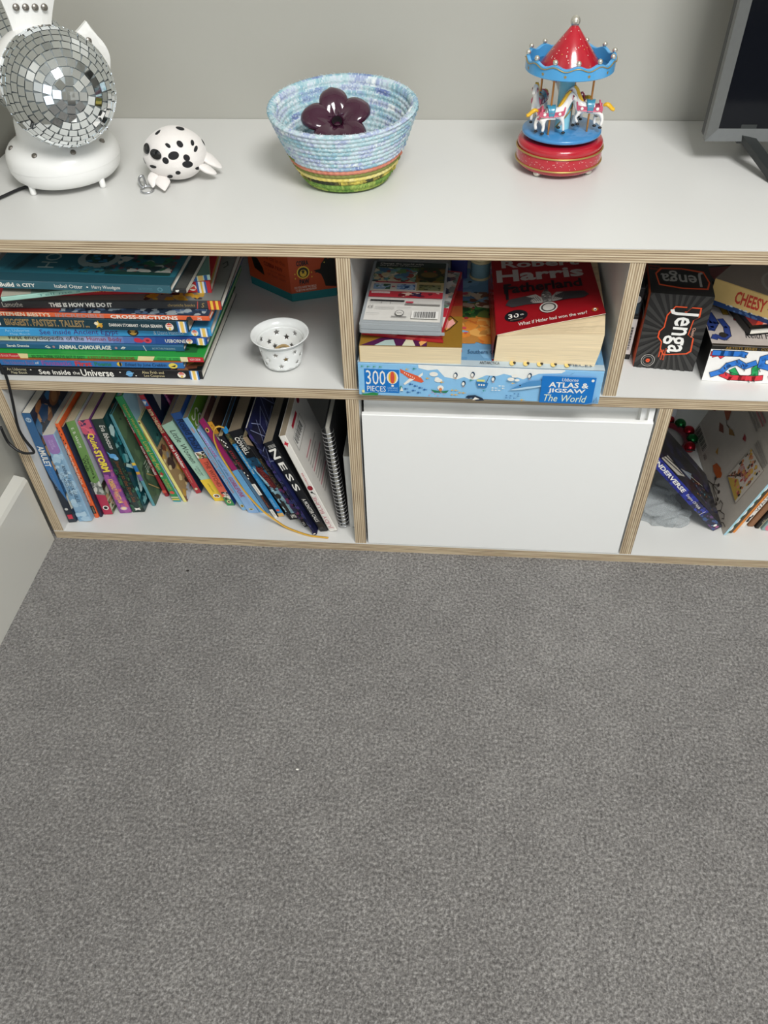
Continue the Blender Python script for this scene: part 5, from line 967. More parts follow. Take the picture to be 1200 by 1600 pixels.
# ------------------------------------------------------------------ flex of the lamp
M_FLEX = paint('black_flex', '#16171a', .4)
ht = H+.0018
wc = tag(MB().tube(smooth_path([(.150,.190,ht+.003),(.128,.158,ht+.002),(.105,.1475,ht+.0012),(.0756,.1440,ht+.0012),(.0551,.1104,ht+.0012),(.040,.085,ht+.0012),(.020,.030,ht+.0012),(.012,-.004,ht+.001),(.0155,-.0085,H-.012),(.028,-.0115,.45),(.038,-.012,.372),(.0425,-.0125,.345),(.0355,-.012,.300),(.0272,-.0125,.255),(.0285,-.0130,.232),(.0368,-.0150,.2083),(.030,-.0165,.2052),(.0185,-.0155,.2050),(.0080,-.0135,.2110),(-.0012,-.0105,.2220),(-.0016,-.0105,.25)]), .0021, 8).build('lamp_flex', M_FLEX),
   'black flex running from the mirror ball lamp and looping down the shelf front', 'cable')

# ------------------------------------------------------------------ mirror ball lamp
M_WP = paint('white_plastic', '#efefec', .32, nscale=12, namt=.015, coat=.15)
M_SCREW = paint('screw_steel', '#8c8780', .35, .9)
M_MIR = paint('mirror_glass', '#e9edee', .03, 1.0, namt=.01)
M_GROUT = paint('ball_backing', '#8d9495', .5, .3)
lamp = thing('mirror_ball_lamp', 'white party lamp with mirrored balls standing at the left end of the top', 'lamp', (.124,.184,H))
lo = V((.124,.184,H))
bp = [(1e-5,.0075),(.056,.0075),(.064,.0095),(.0695,.0145),(.0733,.0220),(.0742,.0300),(.0738,.0380),(.0715,.0450),(.0660,.0515),(.0580,.0565),(.0530,.0590),(.0512,.0625),(.0506,.0700),(.0495,.0800),(.0470,.0880),(1e-5,.09)]
MB().lathe(bp, seg=64).build('base', M_WP, lamp)
MB().lathe([(.0735,.0295),(.0748,.0305),(.0735,.0315)], seg=64).build('seam', M_WP, lamp)
for k in range(4):
    a = math.radians(-28+90*k); MB().lathe([(1e-5,0),(.0036,0),(.0040,.002),(.0038,.018),(1e-5,.018)], (.0640*math.cos(a), .0640*math.sin(a), .0002), 14).build('foot', M_WP, lamp)
def screw(c, n, r=.0045, parent=lamp):
    n = V(n).normalized(); q = n.to_track_quat('Z', 'Y').to_matrix().to_4x4(); Tm = Matrix.Translation(c) @ q
    o = MB().lathe([(r,-.001),(r,.0006),(r*.8,.0014),(1e-5,.0016)], seg=14, mx=Tm)
    o.box((-r*.75,-.0004,.0014),(r*.75,.0004,.0021), mx=Tm)
    return o.build('screw', M_SCREW, parent)
for ang in (-144,-98,-53,-9,36,81,126,171):
    a = math.radians(ang); screw(V((.0635*math.cos(a), .0635*math.sin(a), .0535)), (math.cos(a)*.62, math.sin(a)*.62, .78), .0036)
ZB = .667-H
dd = V((.63,-.77,0)).normalized(); ee = V((-dd.y, dd.x, 0)); 
MB().ball((0,0,ZB), (.056,.056,.056), 32, 20).build('core', M_WP, lamp)
def tile_ball(c, pole, r, first, nrings, name):
    """mirror ball: rings of flat glass tiles round a pole; front ones are single pieces, the rest one joined part"""
    c, pole = V(c), V(pole).normalized()
    ball = MB().ball(c, r-.0012, 40, 28).build(name, M_GROUT, lamp)
    s = .0098; th = .0011
    tm = MB().box((-.5,-.5,-1), (.5,.5,0)); proto = None
    rest = MB(); Q = pole.to_track_quat('Z', 'Y').to_matrix().to_4x4()
    R = random.Random(4); made = 0
    nr = int(math.pi*r/(s*1.06))
    for i in range(nr+1):
        th_ = (i+.42)*s*1.06/r
        if th_ > math.pi-.05: break
        n = max(3, int(2*math.pi*r*math.sin(th_)/(s*1.05))) if i else 4
        off = R.random()*6
        for k in range(n):
            a = off+2*math.pi*k/n
            nrm = V((math.sin(th_)*math.cos(a), math.sin(th_)*math.sin(a), math.cos(th_)))
            tx = V((math.cos(th_)*math.cos(a), math.cos(th_)*math.sin(a), -math.sin(th_))); ty = nrm.cross(tx)
            j = V((R.uniform(-.022,.022), R.uniform(-.022,.022), 0))
            n2 = (nrm+tx*j.x+ty*j.y).normalized(); t2 = (tx-n2*tx.dot(n2)).normalized(); y2 = n2.cross(t2)
            M = Matrix((( t2.x,y2.x,n2.x,0),(t2.y,y2.y,n2.y,0),(t2.z,y2.z,n2.z,0),(0,0,0,1)))
            M = Matrix.Translation(c) @ Q @ Matrix.Translation(nrm*(r+.0004)) @ M @ Matrix.Diagonal((s*.95, s*(.93 if i else .9), th, 1))
            if i < nrings and made < first:
                made += 1
                if proto is None: proto = tm.build('mirror_tile', M_MIR); o = proto
                else: o = proto.copy(); COL.objects.link(o)
                o.parent = ball; o.matrix_local = M
            else:
                rest.box((-.5,-.5,-1), (.5,.5,0), mx=M)
    if rest.v:
        o = rest.build('mirror_tiles_far_side', M_MIR, ball); o['kind'] = 'stuff'
    return ball
front_c = V((.1647,.1400,.6670))-lo
tile_ball(front_c, (.56,-.82,.12), .0662, 285, 13, 'mirror_ball')
tile_ball(V((.0760,.2500,.6680))-lo, (-.5,.75,.35), .0655, 12, 4, 'mirror_ball')
# flaring leaves in the gap between the balls
def leaf(ang, lean_, wid, r0, r1, screws, rs):
    a = math.radians(ang); rad = ee*math.cos(a)+V((0,0,1))*math.sin(a); tan = dd.cross(rad)
    mb = MB(); n = 7; m = 8; fr = []; bk = []
    for i in range(n+1):
        t = i/n; r = r0+(r1-r0)*t; w = wid*(.56+.44*t**1.4)*(1 if t < .86 else 1-.55*((t-.86)/.14)**2)
        f, b = [], []
        for j in range(m+1):
            s_ = 2*j/m-1; k = .010*t*t*lean_-.006*s_*s_
            p = V((0,0,ZB))+rad*(r-.004*s_*s_*t)+tan*(w*s_)+dd*k
            f.append(p+dd*.003); b.append(p-dd*.003)
        fr.append(f); bk.append(b)
    for i in range(n):
        for j in range(m):
            mb.add([fr[i][j],fr[i][j+1],fr[i+1][j+1],fr[i+1][j]], [(0,1,2,3)], smooth=True)
            mb.add([bk[i][j+1],bk[i][j],bk[i+1][j],bk[i+1][j+1]], [(0,1,2,3)], smooth=True)
        for L_1, j in ((fr,0),(fr,m)):
            mb.add([fr[i][j],bk[i][j],bk[i+1][j],fr[i+1][j]], [(0,1,2,3)])
    for i in (0, n): 
        for j in range(m): mb.add([fr[i][j],bk[i][j],bk[i][j+1],fr[i][j+1]], [(0,1,2,3)])
    mb.build('leaf_panel', M_WP, lamp)
    for sx in screws:
        p = V((0,0,ZB))+rad*rs+tan*sx+dd*(.0035+.010*((rs-r0)/(r1-r0))**2*lean_)
        screw(p, dd+V((0,0,.15)), .0040)
leaf(82, .8, .0400, .045, .112, (-.0165,-.0055,.0055,.0165), .0765)
leaf(10, .7, .0410, .045, .092, (-.006,.006,.018), .074)
leaf(165, .6, .0340, .045, .090, (-.012,.0,.012), .074)
leaf(-28, .4, .0300, .045, .084, (), .07)

# ------------------------------------------------------------------ spotted plush key ring
M_PLUSH = paint('white_plush', '#ebe6e2', .9, nscale=40, namt=.03, bump=.35, bscale=900, sheen=.4)
M_SPOT = paint('black_felt', '#17181b', .8, bump=.3, bscale=900)
pl = thing('plush_keyring', 'small round white plush seal with black spots and a metal key ring', 'plush toy', (.2765,.190,H))
pc, prr = V((0,0,.0325)), V((.0420,.0415,.0322))
bm = bmesh.new(); bmesh.ops.create_icosphere(bm, subdivisions=5, radius=1)
for v in bm.verts:
    d = v.co.copy(); k = 1+.02*math.sin(5*d.x+2)*d.z
    if abs(d.z-.18*d.x+.05) < .035: k *= .992          # stitched seam
    v.co = V((d.x*prr.x*k, d.y*prr.y*k, max(pc.z-.0320, pc.z+d.z*prr.z*k)))
MB().frombm(bm, smooth=True).build('body', M_PLUSH, pl)
def patch(d, ru, rv, rot, mat_, name, lift=1.012, k=22, ring=3):
    d = V(d).normalized(); q = d.to_track_quat('Z', 'X').to_matrix(); vs = []; fs = []
    for i in range(ring+1):
        for j in range(k):
            a = 2*math.pi*j/k; x, y = ru*i/ring*math.cos(a), rv*i/ring*math.sin(a)
            x, y = x*math.cos(rot)-y*math.sin(rot), x*math.sin(rot)+y*math.cos(rot)
            p = (q @ V((x, y, 1))).normalized()*lift*(1-.006*(i == ring))
            vs.append((p.x*prr.x, p.y*prr.y, pc.z+p.z*prr.z))
    for i in range(ring):
        for j in range(k): fs.append((i*k+j, i*k+(j+1) % k, (i+1)*k+(j+1) % k, (i+1)*k+j))
    mb = MB().add(vs, fs, smooth=True)
    return mb.build(name, mat_, pl)
spots = [((-.004,-.986,.169),.095,.075,.2),((.257,-.908,.332),.11,.13,.4),((.432,-.618,.656),.10,.07,.1),((.614,-.768,.182),.10,.075,.3),((.614,-.786,-.075),.10,.14,-.5),((.282,-.887,-.365),.075,.06,0),((-.5,-.854,-.142),.05,.12,.2),((-.388,-.656,-.647),.05,.12,.6),((-.024,-.832,-.555),.10,.06,-.6),((.808,-.43,-.403),.05,.12,-.5),((.07,-.742,.666),.10,.05,.7),((.747,-.334,.575),.09,.05,-.7),((.841,-.399,.365),.05,.10,.6),((-.3,-.2,.93),.12,.08,.4),((.3,.1,.95),.1,.12,.2),((.9,.3,.3),.1,.09,0),((-.9,.2,.4),.11,.09,0),((-.6,.6,.5),.1,.08,.4),((.2,.8,.55),.12,.1,.3),((.6,.7,-.1),.1,.1,.3),((-.2,.95,.1),.1,.09,0),((-.9,-.35,-.15),.09,.1,0)]
for d, a, b, r in spots: patch(d, a*1.35, b*1.35, r, M_SPOT, 'spot')
M_EYE = paint('glossy_black', '#101214', .12, coat=.6)
for d in ((-.30,-.885,.37), (-.66,-.62,.47)):
    patch(d, .17, .22, -.5, M_EYE, 'eye', 1.05)
def flap(p0, p1, w, th, m, name, tipw=.5):
    """padded felt flap from p0 to p1"""
    p0, p1 = V(p0), V(p1); t = (p1-p0); L_ = t.length; t.normalize(); up = V((0,0,1)); s = t.cross(up).normalized(); n = s.cross(t)
    bm = bmesh.new(); bmesh.ops.create_uvsphere(bm, u_segments=20, v_segments=12, radius=1)
    for v in bm.verts:
        x = v.co.x; k = 1-(1-tipw)*max(0, x)
        v.co = p0+t*(L_*(x+1)/2)+s*(v.co.y*w*k)+n*(v.co.z*th*k)
    return MB().frombm(bm, smooth=True).build(name, m, pl)
flap((-.016,-.026,.014), (-.004,-.057,.0050), .010, .0035, M_PLUSH, 'ear', .35)
flap((-.026,-.022,.017), (-.022,-.050,.0060), .008, .0035, M_PLUSH, 'ear', .35)
flap((.028,.008,.034), (.060,.006,.0105), .0125, .0042, M_PLUSH, 'flipper', .7)
flap((.032,-.012,.022), (.056,-.010,.0090), .0095, .0042, M_PLUSH, 'flipper', .75)
kr = MB(); kr.tube([(-.031+.0085*math.cos(a), -.048+.0085*math.sin(a), .0016+.0012*(1+math.sin(a))) for a in [2*math.pi*i/24 for i in range(24)]], .0011, 7, closed=True); kr.build('key_ring', M_STEEL, pl)
cl = MB(); cl.tube(smooth_path([(-.037,-.044,.003),(-.043,-.038,.006),(-.046,-.030,.010),(-.042,-.026,.012),(-.038,-.032,.008),(-.035,-.040,.004)], 4), .0017, 7); cl.build('clasp', M_STEEL, pl)

# ------------------------------------------------------------------ coiled rope bowl with the flower candle
bw = thing('rope_bowl', 'round coiled rope bowl in sky blues with a green and yellow foot', 'bowl', (.509,.192,H))
ncoil = 15; seg = 300; hgt = .0885
def bowl_r(t):   # outer radius by height fraction
    return .051+.0455*(t**.72)
SKYC = ['#a7cfdf','#8fbfd6','#b9dae2','#7f9fc9','#c4dfe6','#9ccfd6','#8b93c4','#b4d6dc','#dfe9ea','#7fb4cc']
GRN = ['#6f9a4a','#8fae5a','#5b8440','#a9bd63','#4f7a3c']
def mixc(c1, c2, t): return tuple(x*(1-t)+y*t for x, y in zip(c1, c2))
def ramp(cols, x):
    x = max(0, min(.9999, x))*(len(cols)-1); i = int(x); return mixc(hexlin(cols[i]), hexlin(cols[i+1]), x-i)
RS = random.Random(77)
def coilcol(i, k, inside):
    i = {0:0, 1:1, 2:3, 3:4, 4:5, 5:6, 6:7}.get(i, i+3)
    s = k/seg; o = V((i*7.3+(50 if inside else 0), 3.1, .7))
    n1 = mnoise.noise(V((s*9, 0, 0))+o)*.5+.5; n2 = mnoise.noise(V((s*34, 5, 0))+o)*.5+.5; n3 = RS.random()
    j = (n1*.62+n2*.38)*1.5-.25+(n3-.5)*.16
    if i >= 8 or (i == 7 and (inside or not .55 < s < .86)):
        c = ramp(['#7484b4','#9db4cf','#8fb9c6','#b4d0d6','#c9d8e0','#9aa6cc','#d6e3e6','#eef2f3'], j*1.25-.12)
        return mixc(c, hexlin('#eef2f4'), .35*(n3 > .86))
    if inside: return ramp(['#47562c','#5f6e34','#3a4426','#7a5a40','#8f5a48','#59683a'], j)
    if i == 7: return ramp(['#7f8a54','#8f9a5c','#6f7f48'], j)
    if i == 6: return ramp(['#c97a62','#d9907a','#cf7f6a','#8a8a54'], j*.9)
    if i == 5: return ramp(['#6f7f44','#8a8a50','#7f8a4c','#a9a060'], j)
    if i == 4: return ramp(['#d9c95c','#ecdf9a','#e3d06a','#f0e8b4'], j)
    if i == 3: return ramp(['#2f352e','#3a3f34','#4a4a36','#d0bf5c','#e0d070'], j)
    return ramp(['#4f7a3c','#6f9a4a','#8fae5a','#5b8440','#a9bd63','#7a8a4a','#b9a85a'], j)
mb = MB(); sx_, sy_ = 1.0, .97
def prof_pts():
    out = []
    for i in range(ncoil):
        for j in range(4):
            t = (i+j/4)/ncoil; b = .0020*math.sin(math.pi*j/4+.15)
            out.append((bowl_r(t)+b, .0015+hgt*t, i, False))
    out.append((bowl_r(1)+.0004, hgt+.0015, ncoil-1, False)); out.append((bowl_r(1)-.0025, hgt+.0035, ncoil-1, False)); out.append((bowl_r(1)-.0055, hgt+.0020, ncoil-1, True))
    for i in range(ncoil-1, 0, -1):
        for j in range(3, -1, -1):
            t = (i+j/4)/ncoil; b = .0019*math.sin(math.pi*j/4+.15)
            out.append((bowl_r(t)-.0062-b, .0015+hgt*t, i, True))
    for r in (.046,.043,.040,.036,.030,.022,.012,.0005): out.append((r+.0008, .0068, 0, True))
    return out
PP = prof_pts(); vs = []; fs = []; cs = []
for n_, (r, z, i, ins_) in enumerate(PP):
    for k in range(seg):
        a = 2*math.pi*k/seg; w = 1+.008*math.sin(2*a+1)+.004*math.sin(5*a)
        dz = .0085*math.sin(a)*(z/hgt)
        tw_ = .0004*math.sin(a*60+i)  # twisted strands
        vs.append(((r*w+tw_)*math.cos(a)*sx_-.003*z/hgt, (r*w+tw_)*math.sin(a)*sy_+.012*z/hgt, z+dz+hgt/ncoil*(k/seg-.5)*(1 if .01 < z < hgt else 0)))
for n_ in range(len(PP)-1):
    for k in range(seg):
        k2 = (k+1) % seg
        if k2 == 0 and False: continue
        fs.append((n_*seg+k, n_*seg+k2, (n_+1)*seg+k2, (n_+1)*seg+k)); cs.append(coilcol(PP[n_][2], (k+seg//4) % seg, PP[n_][3]))
fs.append([k for k in range(seg)][::-1]); cs.append('#6f8a4a')
mb.add(vs, fs, cs, smooth=True)
mb.build('coiled_rope', M_ROPE, bw)
fz = MB(); R = random.Random(3)
for i in range(240):
    a = R.uniform(0, 6.283); r = bowl_r(1); p = V((r*math.cos(a)*sx_*.985-.003, r*math.sin(a)*sy_*.985+.012, hgt+.003+.0085*math.sin(a)))
    q_ = p+V((R.uniform(-.003,.003), R.uniform(-.003,.003), R.uniform(.0003,.0020))); fz.tube([p, p.lerp(q_, .5)+V((0,0,.0006)), q_], .00022, 3, col='#d5e2e6')
f_ = fz.build('frayed_threads', M_ROPE, bw); f_['kind'] = 'stuff'

# flower candle
M_PLUM = paint('plum_glaze', '#3d172d', .12, nscale=25, namt=.12, coat=.7)
fc = thing('flower_ornament', 'glossy dark plum flower with five petals sitting in the rope bowl', 'ornament', (.4985,.204,H+.0078))
fo_z = .0625
fl_n = V((.08,-.60,.80)).normalized(); FQ = fl_n.to_track_quat('Z', 'Y').to_matrix().to_4x4(); FM = Matrix.Translation((0,-.005,fo_z)) @ FQ
MB().lathe([(1e-5,0),(.021,0),(.024,.004),(.022,.016),(.017,.034),(.014,.050),(.010,.059),(1e-5,.061)], seg=32).build('stem_base', M_PLUM, fc)
for k in range(5):
    a0 = math.radians(97+72*k); nu, nv = 10, 8; front_, back_ = [], []
    for i in range(nu+1):
        t = i/nu; L_ = .006+.041*t; w = .0165*math.sin(math.pi*min(1, (.10+.84*t)))**.65*(1.0 if t < .9 else 1-.4*((t-.9)/.1)**2)+.002
        f, b = [], []
        for j in range(nv+1):
            s_ = 2*j/nv-1
            h = .004+.012*t-.010*t**3 + .0062*(1-s_*s_)*(-.25+math.sin(math.pi*t)*.55)+(-.004*(s_*s_)*t) - .0045*math.exp(-(s_/.28)**2)*(1-t)*.9
            x, y = L_, w*s_
            p = V((x*math.cos(a0)-y*math.sin(a0), x*math.sin(a0)+y*math.cos(a0), h)); f.append(FM @ p); b.append(FM @ (p+V((0,0,-.0075+.004*s_*s_))))
        front_.append(f); back_.append(b)
    mb = MB(); idx = lambda i, j: i*(nv+1)+j; n1 = (nu+1)*(nv+1)
    vs = [p for r in front_ for p in r]+[p for r in back_ for p in r]; fs = []
    for i in range(nu):
        for j in range(nv):
            fs.append((idx(i,j), idx(i+1,j), idx(i+1,j+1), idx(i,j+1))); fs.append((n1+idx(i,j+1), n1+idx(i+1,j+1), n1+idx(i+1,j), n1+idx(i,j)))
        for j in (0, nv):
            q_ = (idx(i,j), n1+idx(i,j), n1+idx(i+1,j), idx(i+1,j)); fs.append(q_ if j == 0 else q_[::-1])
    for j in range(nv):
        fs.append((idx(nu,j), n1+idx(nu,j), n1+idx(nu,j+1), idx(nu,j+1))); fs.append((idx(0,j+1), n1+idx(0,j+1), n1+idx(0,j), idx(0,j)))
    mb.add(vs, fs, smooth=True); mb.build('petal', M_PLUM, fc)
MB().lathe([(.0068,.0022),(.0045,-.002),(.0025,-.007),(1e-5,-.009)], seg=20, mx=FM).build('throat', paint('dark_throat', '#12070d', .8), fc)

# ------------------------------------------------------------------ musical carousel
cs_ = thing('musical_carousel', 'red and blue painted wooden musical carousel with four white horses', 'carousel', (.7945,.2435,H))
M_RED = paint('red_enamel', '#b0182a', .22, nscale=30, namt=.05, coat=.6)
M_BLUE = paint('sky_blue_enamel', '#4f9fd6', .25, coat=.5)
M_BLUE2 = paint('deep_blue_enamel', '#3f86bd', .3, coat=.4)
M_TURQ = paint('turquoise_enamel', '#8fcfdf', .25, coat=.5)
M_GOLD = paint('gold_paint', '#b59a5a', .35, .6)
M_SILV = paint('pearl_silver', '#d6d2c6', .22, .75)
M_COPP = paint('copper_rod', '#c98a4f', .28, .7)
M_DARK = paint('dark_gap', '#1a1518', .6)
MB().lathe([(1e-5,.0042),(.050,.0042),(.0545,.0065),(.0565,.010),(.0572,.013),(.0572,.0265),(.0560,.0300),(.0568,.0320),(.0570,.0345),(.0555,.0375),(.0520,.0395),(.046,.0400),(1e-5,.0400)], seg=64).build('base', M_RED, cs_)
for z in (.0122, .0283):
    MB().tube([(.0575*math.cos(a), .0575*math.sin(a), z) for a in [2*math.pi*i/64 for i in range(64)]], .0012, 8, closed=True).build('gold_band', M_GOLD, cs_)
dots = MB(); R = random.Random(12)
for i in range(150):
    a = 2*math.pi*i/150*7.3; z = .0150+.0105*R.random(); P_ = V((.0573*math.cos(a), .0573*math.sin(a), z)); n = V((math.cos(a), math.sin(a), 0)); tg = V((-n.y, n.x, 0))
    dots.add([P_+n*.0001+tg*.00045*math.cos(b)+V((0,0,.00045*math.sin(b))) for b in [k*math.pi/3 for k in range(6)]], [list(range(6))], '#f0dcd4')
d_ = dots.build('white_dots', M_ENAMEL, cs_); d_['kind'] = 'stuff'
for k in range(4):
    a = math.radians(-128+90*k); MB().ball((.048*math.cos(a), .048*math.sin(a), .0043), (.0058,.0058,.0043), 16, 10).build('foot', M_SILV, cs_)
MB().lathe([(.036,.0400),(.036,.0445)], seg=48).build('turning_gap', M_DARK, cs_)
MB().lathe([(1e-5,.0445),(.0505,.0445),(.0522,.0458),(.0522,.0485),(.0508,.0497),(1e-5,.0498)], seg=64).build('turntable', M_BLUE2, cs_)
MB().lathe([(.0098,.0498),(.0098,.130),(1e-5,.131)], seg=32).build('column', M_TURQ, cs_)
spir = []
for i in range(60):
    a = -2.6+i*.11; spir.append((.0099*math.cos(a), .0099*math.sin(a), .052+.013*i/10))
MB().tube([p for p in spir if p[2] < .128], .0011, 6).build('spiral_band', M_GOLD, cs_)
# canopy: scalloped blue ring, red cone, silver balls
nv_ = 12; ringm = MB(); seg_ = 96; RO = .0562; zb = .1210
wave = lambda a: .1362+.0019*math.cos(nv_*(a-.1309*0-math.radians(-86)))
vs = []; fs = []
for k in range(seg_):
    a = 2*math.pi*k/seg_; c_, s_ = math.cos(a), math.sin(a); zt = wave(a)
    for r, z in ((RO-.0045,zb),(RO-.0008,zb),(RO,zb+.001),(RO,zt-.0006),(RO-.0006,zt),(RO-.0039,zt),(RO-.0045,zt-.0006)): vs.append((r*c_, r*s_, z))
for k in range(seg_):
    k2 = (k+1) % seg_
    for j in range(7): fs.append((k*7+j, k2*7+j, k2*7+(j+1) % 7, k*7+(j+1) % 7))
ringm.add(vs, fs, smooth=True); smooth_angle(ringm.build('scalloped_ring', M_BLUE, cs_), 35)
MB().tube([((RO+.0001)*math.cos(a), (RO+.0001)*math.sin(a), wave(a)-.0026) for a in [2*math.pi*i/144 for i in range(144)]], .0011, 6, closed=True, flat=.5).build('gold_wave', M_GOLD, cs_)
for k in range(nv_):
    a = math.radians(-86)+2*math.pi*k/nv_; zt = wave(a)
    MB().ball(((RO-.0022)*math.cos(a), (RO-.0022)*math.sin(a), zt+.0026), .0032, 16, 10).build('silver_ball', M_SILV, cs_)
    b = a+math.pi/nv_; P_ = V(((RO+.0002)*math.cos(b), (RO+.0002)*math.sin(b), zb+.0054)); n = V((math.cos(b), math.sin(b), 0)); tg = V((-n.y, n.x, 0))
    sp = star_pts(0, 0, .0026, .0026, 5, .45); MB().add([P_+tg*x+V((0,0,y))-n*.0002*abs(x)/.003 for x, y in sp], [list(range(10))]).build('gold_star', M_GOLD, cs_)
MB().lathe([(1e-5,.1225),(RO-.005,.1225),(RO-.005,.1240),(1e-5,.1240)], seg=64).build('canopy_floor', M_BLUE2, cs_)
MB().lathe([(.0395,.1240),(.0392,.1256),(.0050,.1680),(.0036,.1690),(1e-5,.1692)], seg=64).build('red_cone', M_RED, cs_)
cd = MB()
for i in range(110):
    t = R.random()**.7; a = R.uniform(0, 6.283); r = .0392*t+.0052*(1-t); z = .1256*t+.1680*(1-t)
    n = V((math.cos(a)*.78, math.sin(a)*.78, .63)); P_ = V((r*math.cos(a), r*math.sin(a), z))+n*.00025; tg = V((-math.sin(a), math.cos(a), 0)); up = n.cross(tg)
    cd.add([P_+tg*.0006*math.cos(b)+up*.0006*math.sin(b) for b in [k*math.pi/3 for k in range(6)]], [list(range(6))], R.choice(['#f2e2d8','#f2e2d8','#d9a84a']))
d_ = cd.build('cone_dots', M_ENAMEL, cs_); d_['kind'] = 'stuff'
MB().ball((0,0,.1735), (.0060,.0060,.0066), 20, 14).build('finial', M_SILV, cs_)
# horses: one body, copied
M_HORSE = paint('white_wood', '#eeebe6', .3, nscale=30, namt=.03, coat=.4)
M_MANE = paint('yellow_paint', '#e2b22f', .35)
M_PINK = paint('pink_harness', '#c4576f', .35); M_SADDLE = paint('saddle_blue', '#3f8aa6', .3, coat=.3); M_HOOF = paint('hoof_black', '#1c1a1a', .4)
def skin_mesh(pts, edges, rad, root=0, lev=2):
    me = bpy.data.meshes.new('skin'); me.from_pydata(pts, edges, []); o = bpy.data.objects.new('skin', me); COL.objects.link(o)
    sk_ = o.modifiers.new('skin', 'SKIN')
    for i, v in enumerate(me.skin_vertices[0].data): v.radius = rad[i] if isinstance(rad[i], tuple) else (rad[i], rad[i]); v.use_root = (i == root)
    ss = o.modifiers.new('sub', 'SUBSURF'); ss.levels = lev; ss.render_levels = lev
    dg = bpy.context.evaluated_depsgraph_get(); out = bpy.data.meshes.new_from_object(o.evaluated_get(dg)); bpy.data.objects.remove(o)
    return out
K = .1   # modelled ten times too big so the skin stays round, then scaled down
hp_ = [(0,0,0),(.12,0,.005),(-.11,0,.012),(.165,0,.06),(.205,0,.135),(.225,0,.20),(.262,0,.18),(.305,0,.135),
  (-.135,.035,-.05),(-.165,.038,-.125),(-.150,.038,-.195), (-.10,-.035,-.06),(-.075,-.038,-.14),(-.085,-.038,-.20),
  (.125,.032,-.05),(.165,.034,-.11),(.130,.034,-.165), (.14,-.032,-.05),(.165,-.034,-.12),(.175,-.034,-.20),
  (.222,.016,.235),(.222,-.016,.235)]
he = [(0,1),(0,2),(1,3),(3,4),(4,5),(5,6),(6,7),(2,8),(8,9),(9,10),(2,11),(11,12),(12,13),(1,14),(14,15),(15,16),(1,17),(17,18),(18,19),(5,20),(5,21)]
hr = [(.052,.062),(.056,.066),(.056,.066),(.040,.055),(.033,.046),(.034,.040),(.030,.034),(.022,.024),(.030,.034),(.019,.020),(.020,.021),(.030,.034),(.019,.020),(.020,.021),(.026,.030),(.017,.018),(.018,.018),(.026,.030),(.017,.018),(.019,.019),(.009,.012),(.009,.012)]
sm_ = skin_mesh(hp_, he, hr)
sm_.transform(Matrix.Scale(K*1.06, 4))
for p in sm_.polygons: p.use_smooth = True
sm_.materials.clear(); sm_.materials.append(M_HORSE)
def parts_for(horse):
    def up(mb, name, m): 
        mb.v = [(x*K*1.06, y*K*1.06, z*K*1.06) for x, y, z in mb.v]; return mb.build(name, m, horse)
    mn = MB().prism([(.085,-.018,.075),(.13,-.014,.15),(.165,-.014,.215),(.205,-.014,.252),(.225,-.014,.245),(.205,-.014,.19),(.18,-.014,.13),(.150,-.014,.085)], (0,.036,0))
    up(mn, 'mane', M_MANE)
    tlm = MB().tube(smooth_path([(-.155,0,.030),(-.19,0,.045),(-.225,0,.030),(-.265,0,-.005),(-.295,0,-.012)], 4), [.016,.02,.024,.028,.032,.034,.036,.036,.035,.034,.033,.032,.032,.03,.03,.026,.02], 10, flat=.7)
    up(tlm, 'tail', M_MANE)
    hn = MB(); 
    for x, ry, rz in ((.150,.052,.074),(-.125,.060,.072),):
        hn.tube([(x+.02*math.sin(a), ry*math.cos(a), .012+rz*math.sin(a)*1.0) for a in [2*math.pi*i/24 for i in range(24)]], .011, 6, closed=True)
    for s_ in (-1, 1):
        hn.prism([(.165,.054*s_,.045),(.10,.061*s_,.034),(0,.065*s_,.026),(-.09,.066*s_,.030),(-.145,.060*s_,.040),(-.15,.060*s_,-.012),(-.09,.066*s_,-.022),(0,.065*s_,-.026),(.10,.061*s_,-.020),(.160,.054*s_,-.006)], (0,.008*s_,0))
    hn.tube([(.245,.034*math.cos(a)*1.05,.178+.036*math.sin(a)) for a in [2*math.pi*i/20 for i in range(20)]], .006, 6, closed=True)
    up(hn, 'harness', M_PINK)
    sd = MB()
    for k in range(15):
        pass
    rows_s = []
    for i in range(7):
        x = -.052+.104*i/6; row = []
        for j in range(17):
            a = math.radians(-35+250*j/16); wv = 1+.05*abs(2*i/6-1)**2
            row.append((x*(.7+.3*math.sin(max(0, a)) if True else 1), .066*math.cos(a)*wv, .012+.076*math.sin(a)*wv))
        rows_s.append(row)
    vs = [p for r in rows_s for p in r]; fs = [(i*17+j, i*17+j+1, (i+1)*17+j+1, (i+1)*17+j) for i in range(6) for j in range(16)]
    sd.add(vs, fs, smooth=True); o = up(sd, 'saddle', M_SADDLE); so2 = o.modifiers.new('thick', 'SOLIDIFY'); so2.thickness = .0007; so2.offset = 1
    hf = MB()
    for x, y, z in ((-.150,.038,-.213),(-.085,-.038,-.218),(.127,.034,-.180),(.178,-.034,-.218)): hf.ball((x,y,z), (.024,.022,.014), 12, 8)
    up(hf, 'hooves', M_HOOF)
    ey = MB()
    for s_ in (-1, 1): ey.ball((.255,.031*s_,.192), (.008,.004,.010), 10, 8)
    up(ey, 'eyes', M_HOOF)
    for s_ in (-1, 1):
        st = MB()
        for x in (.10, -.085): st.ball((x, .0735*s_, .010), (.019,.005,.019), 12, 8)
        up(st, 'harness_disc', M_HORSE)
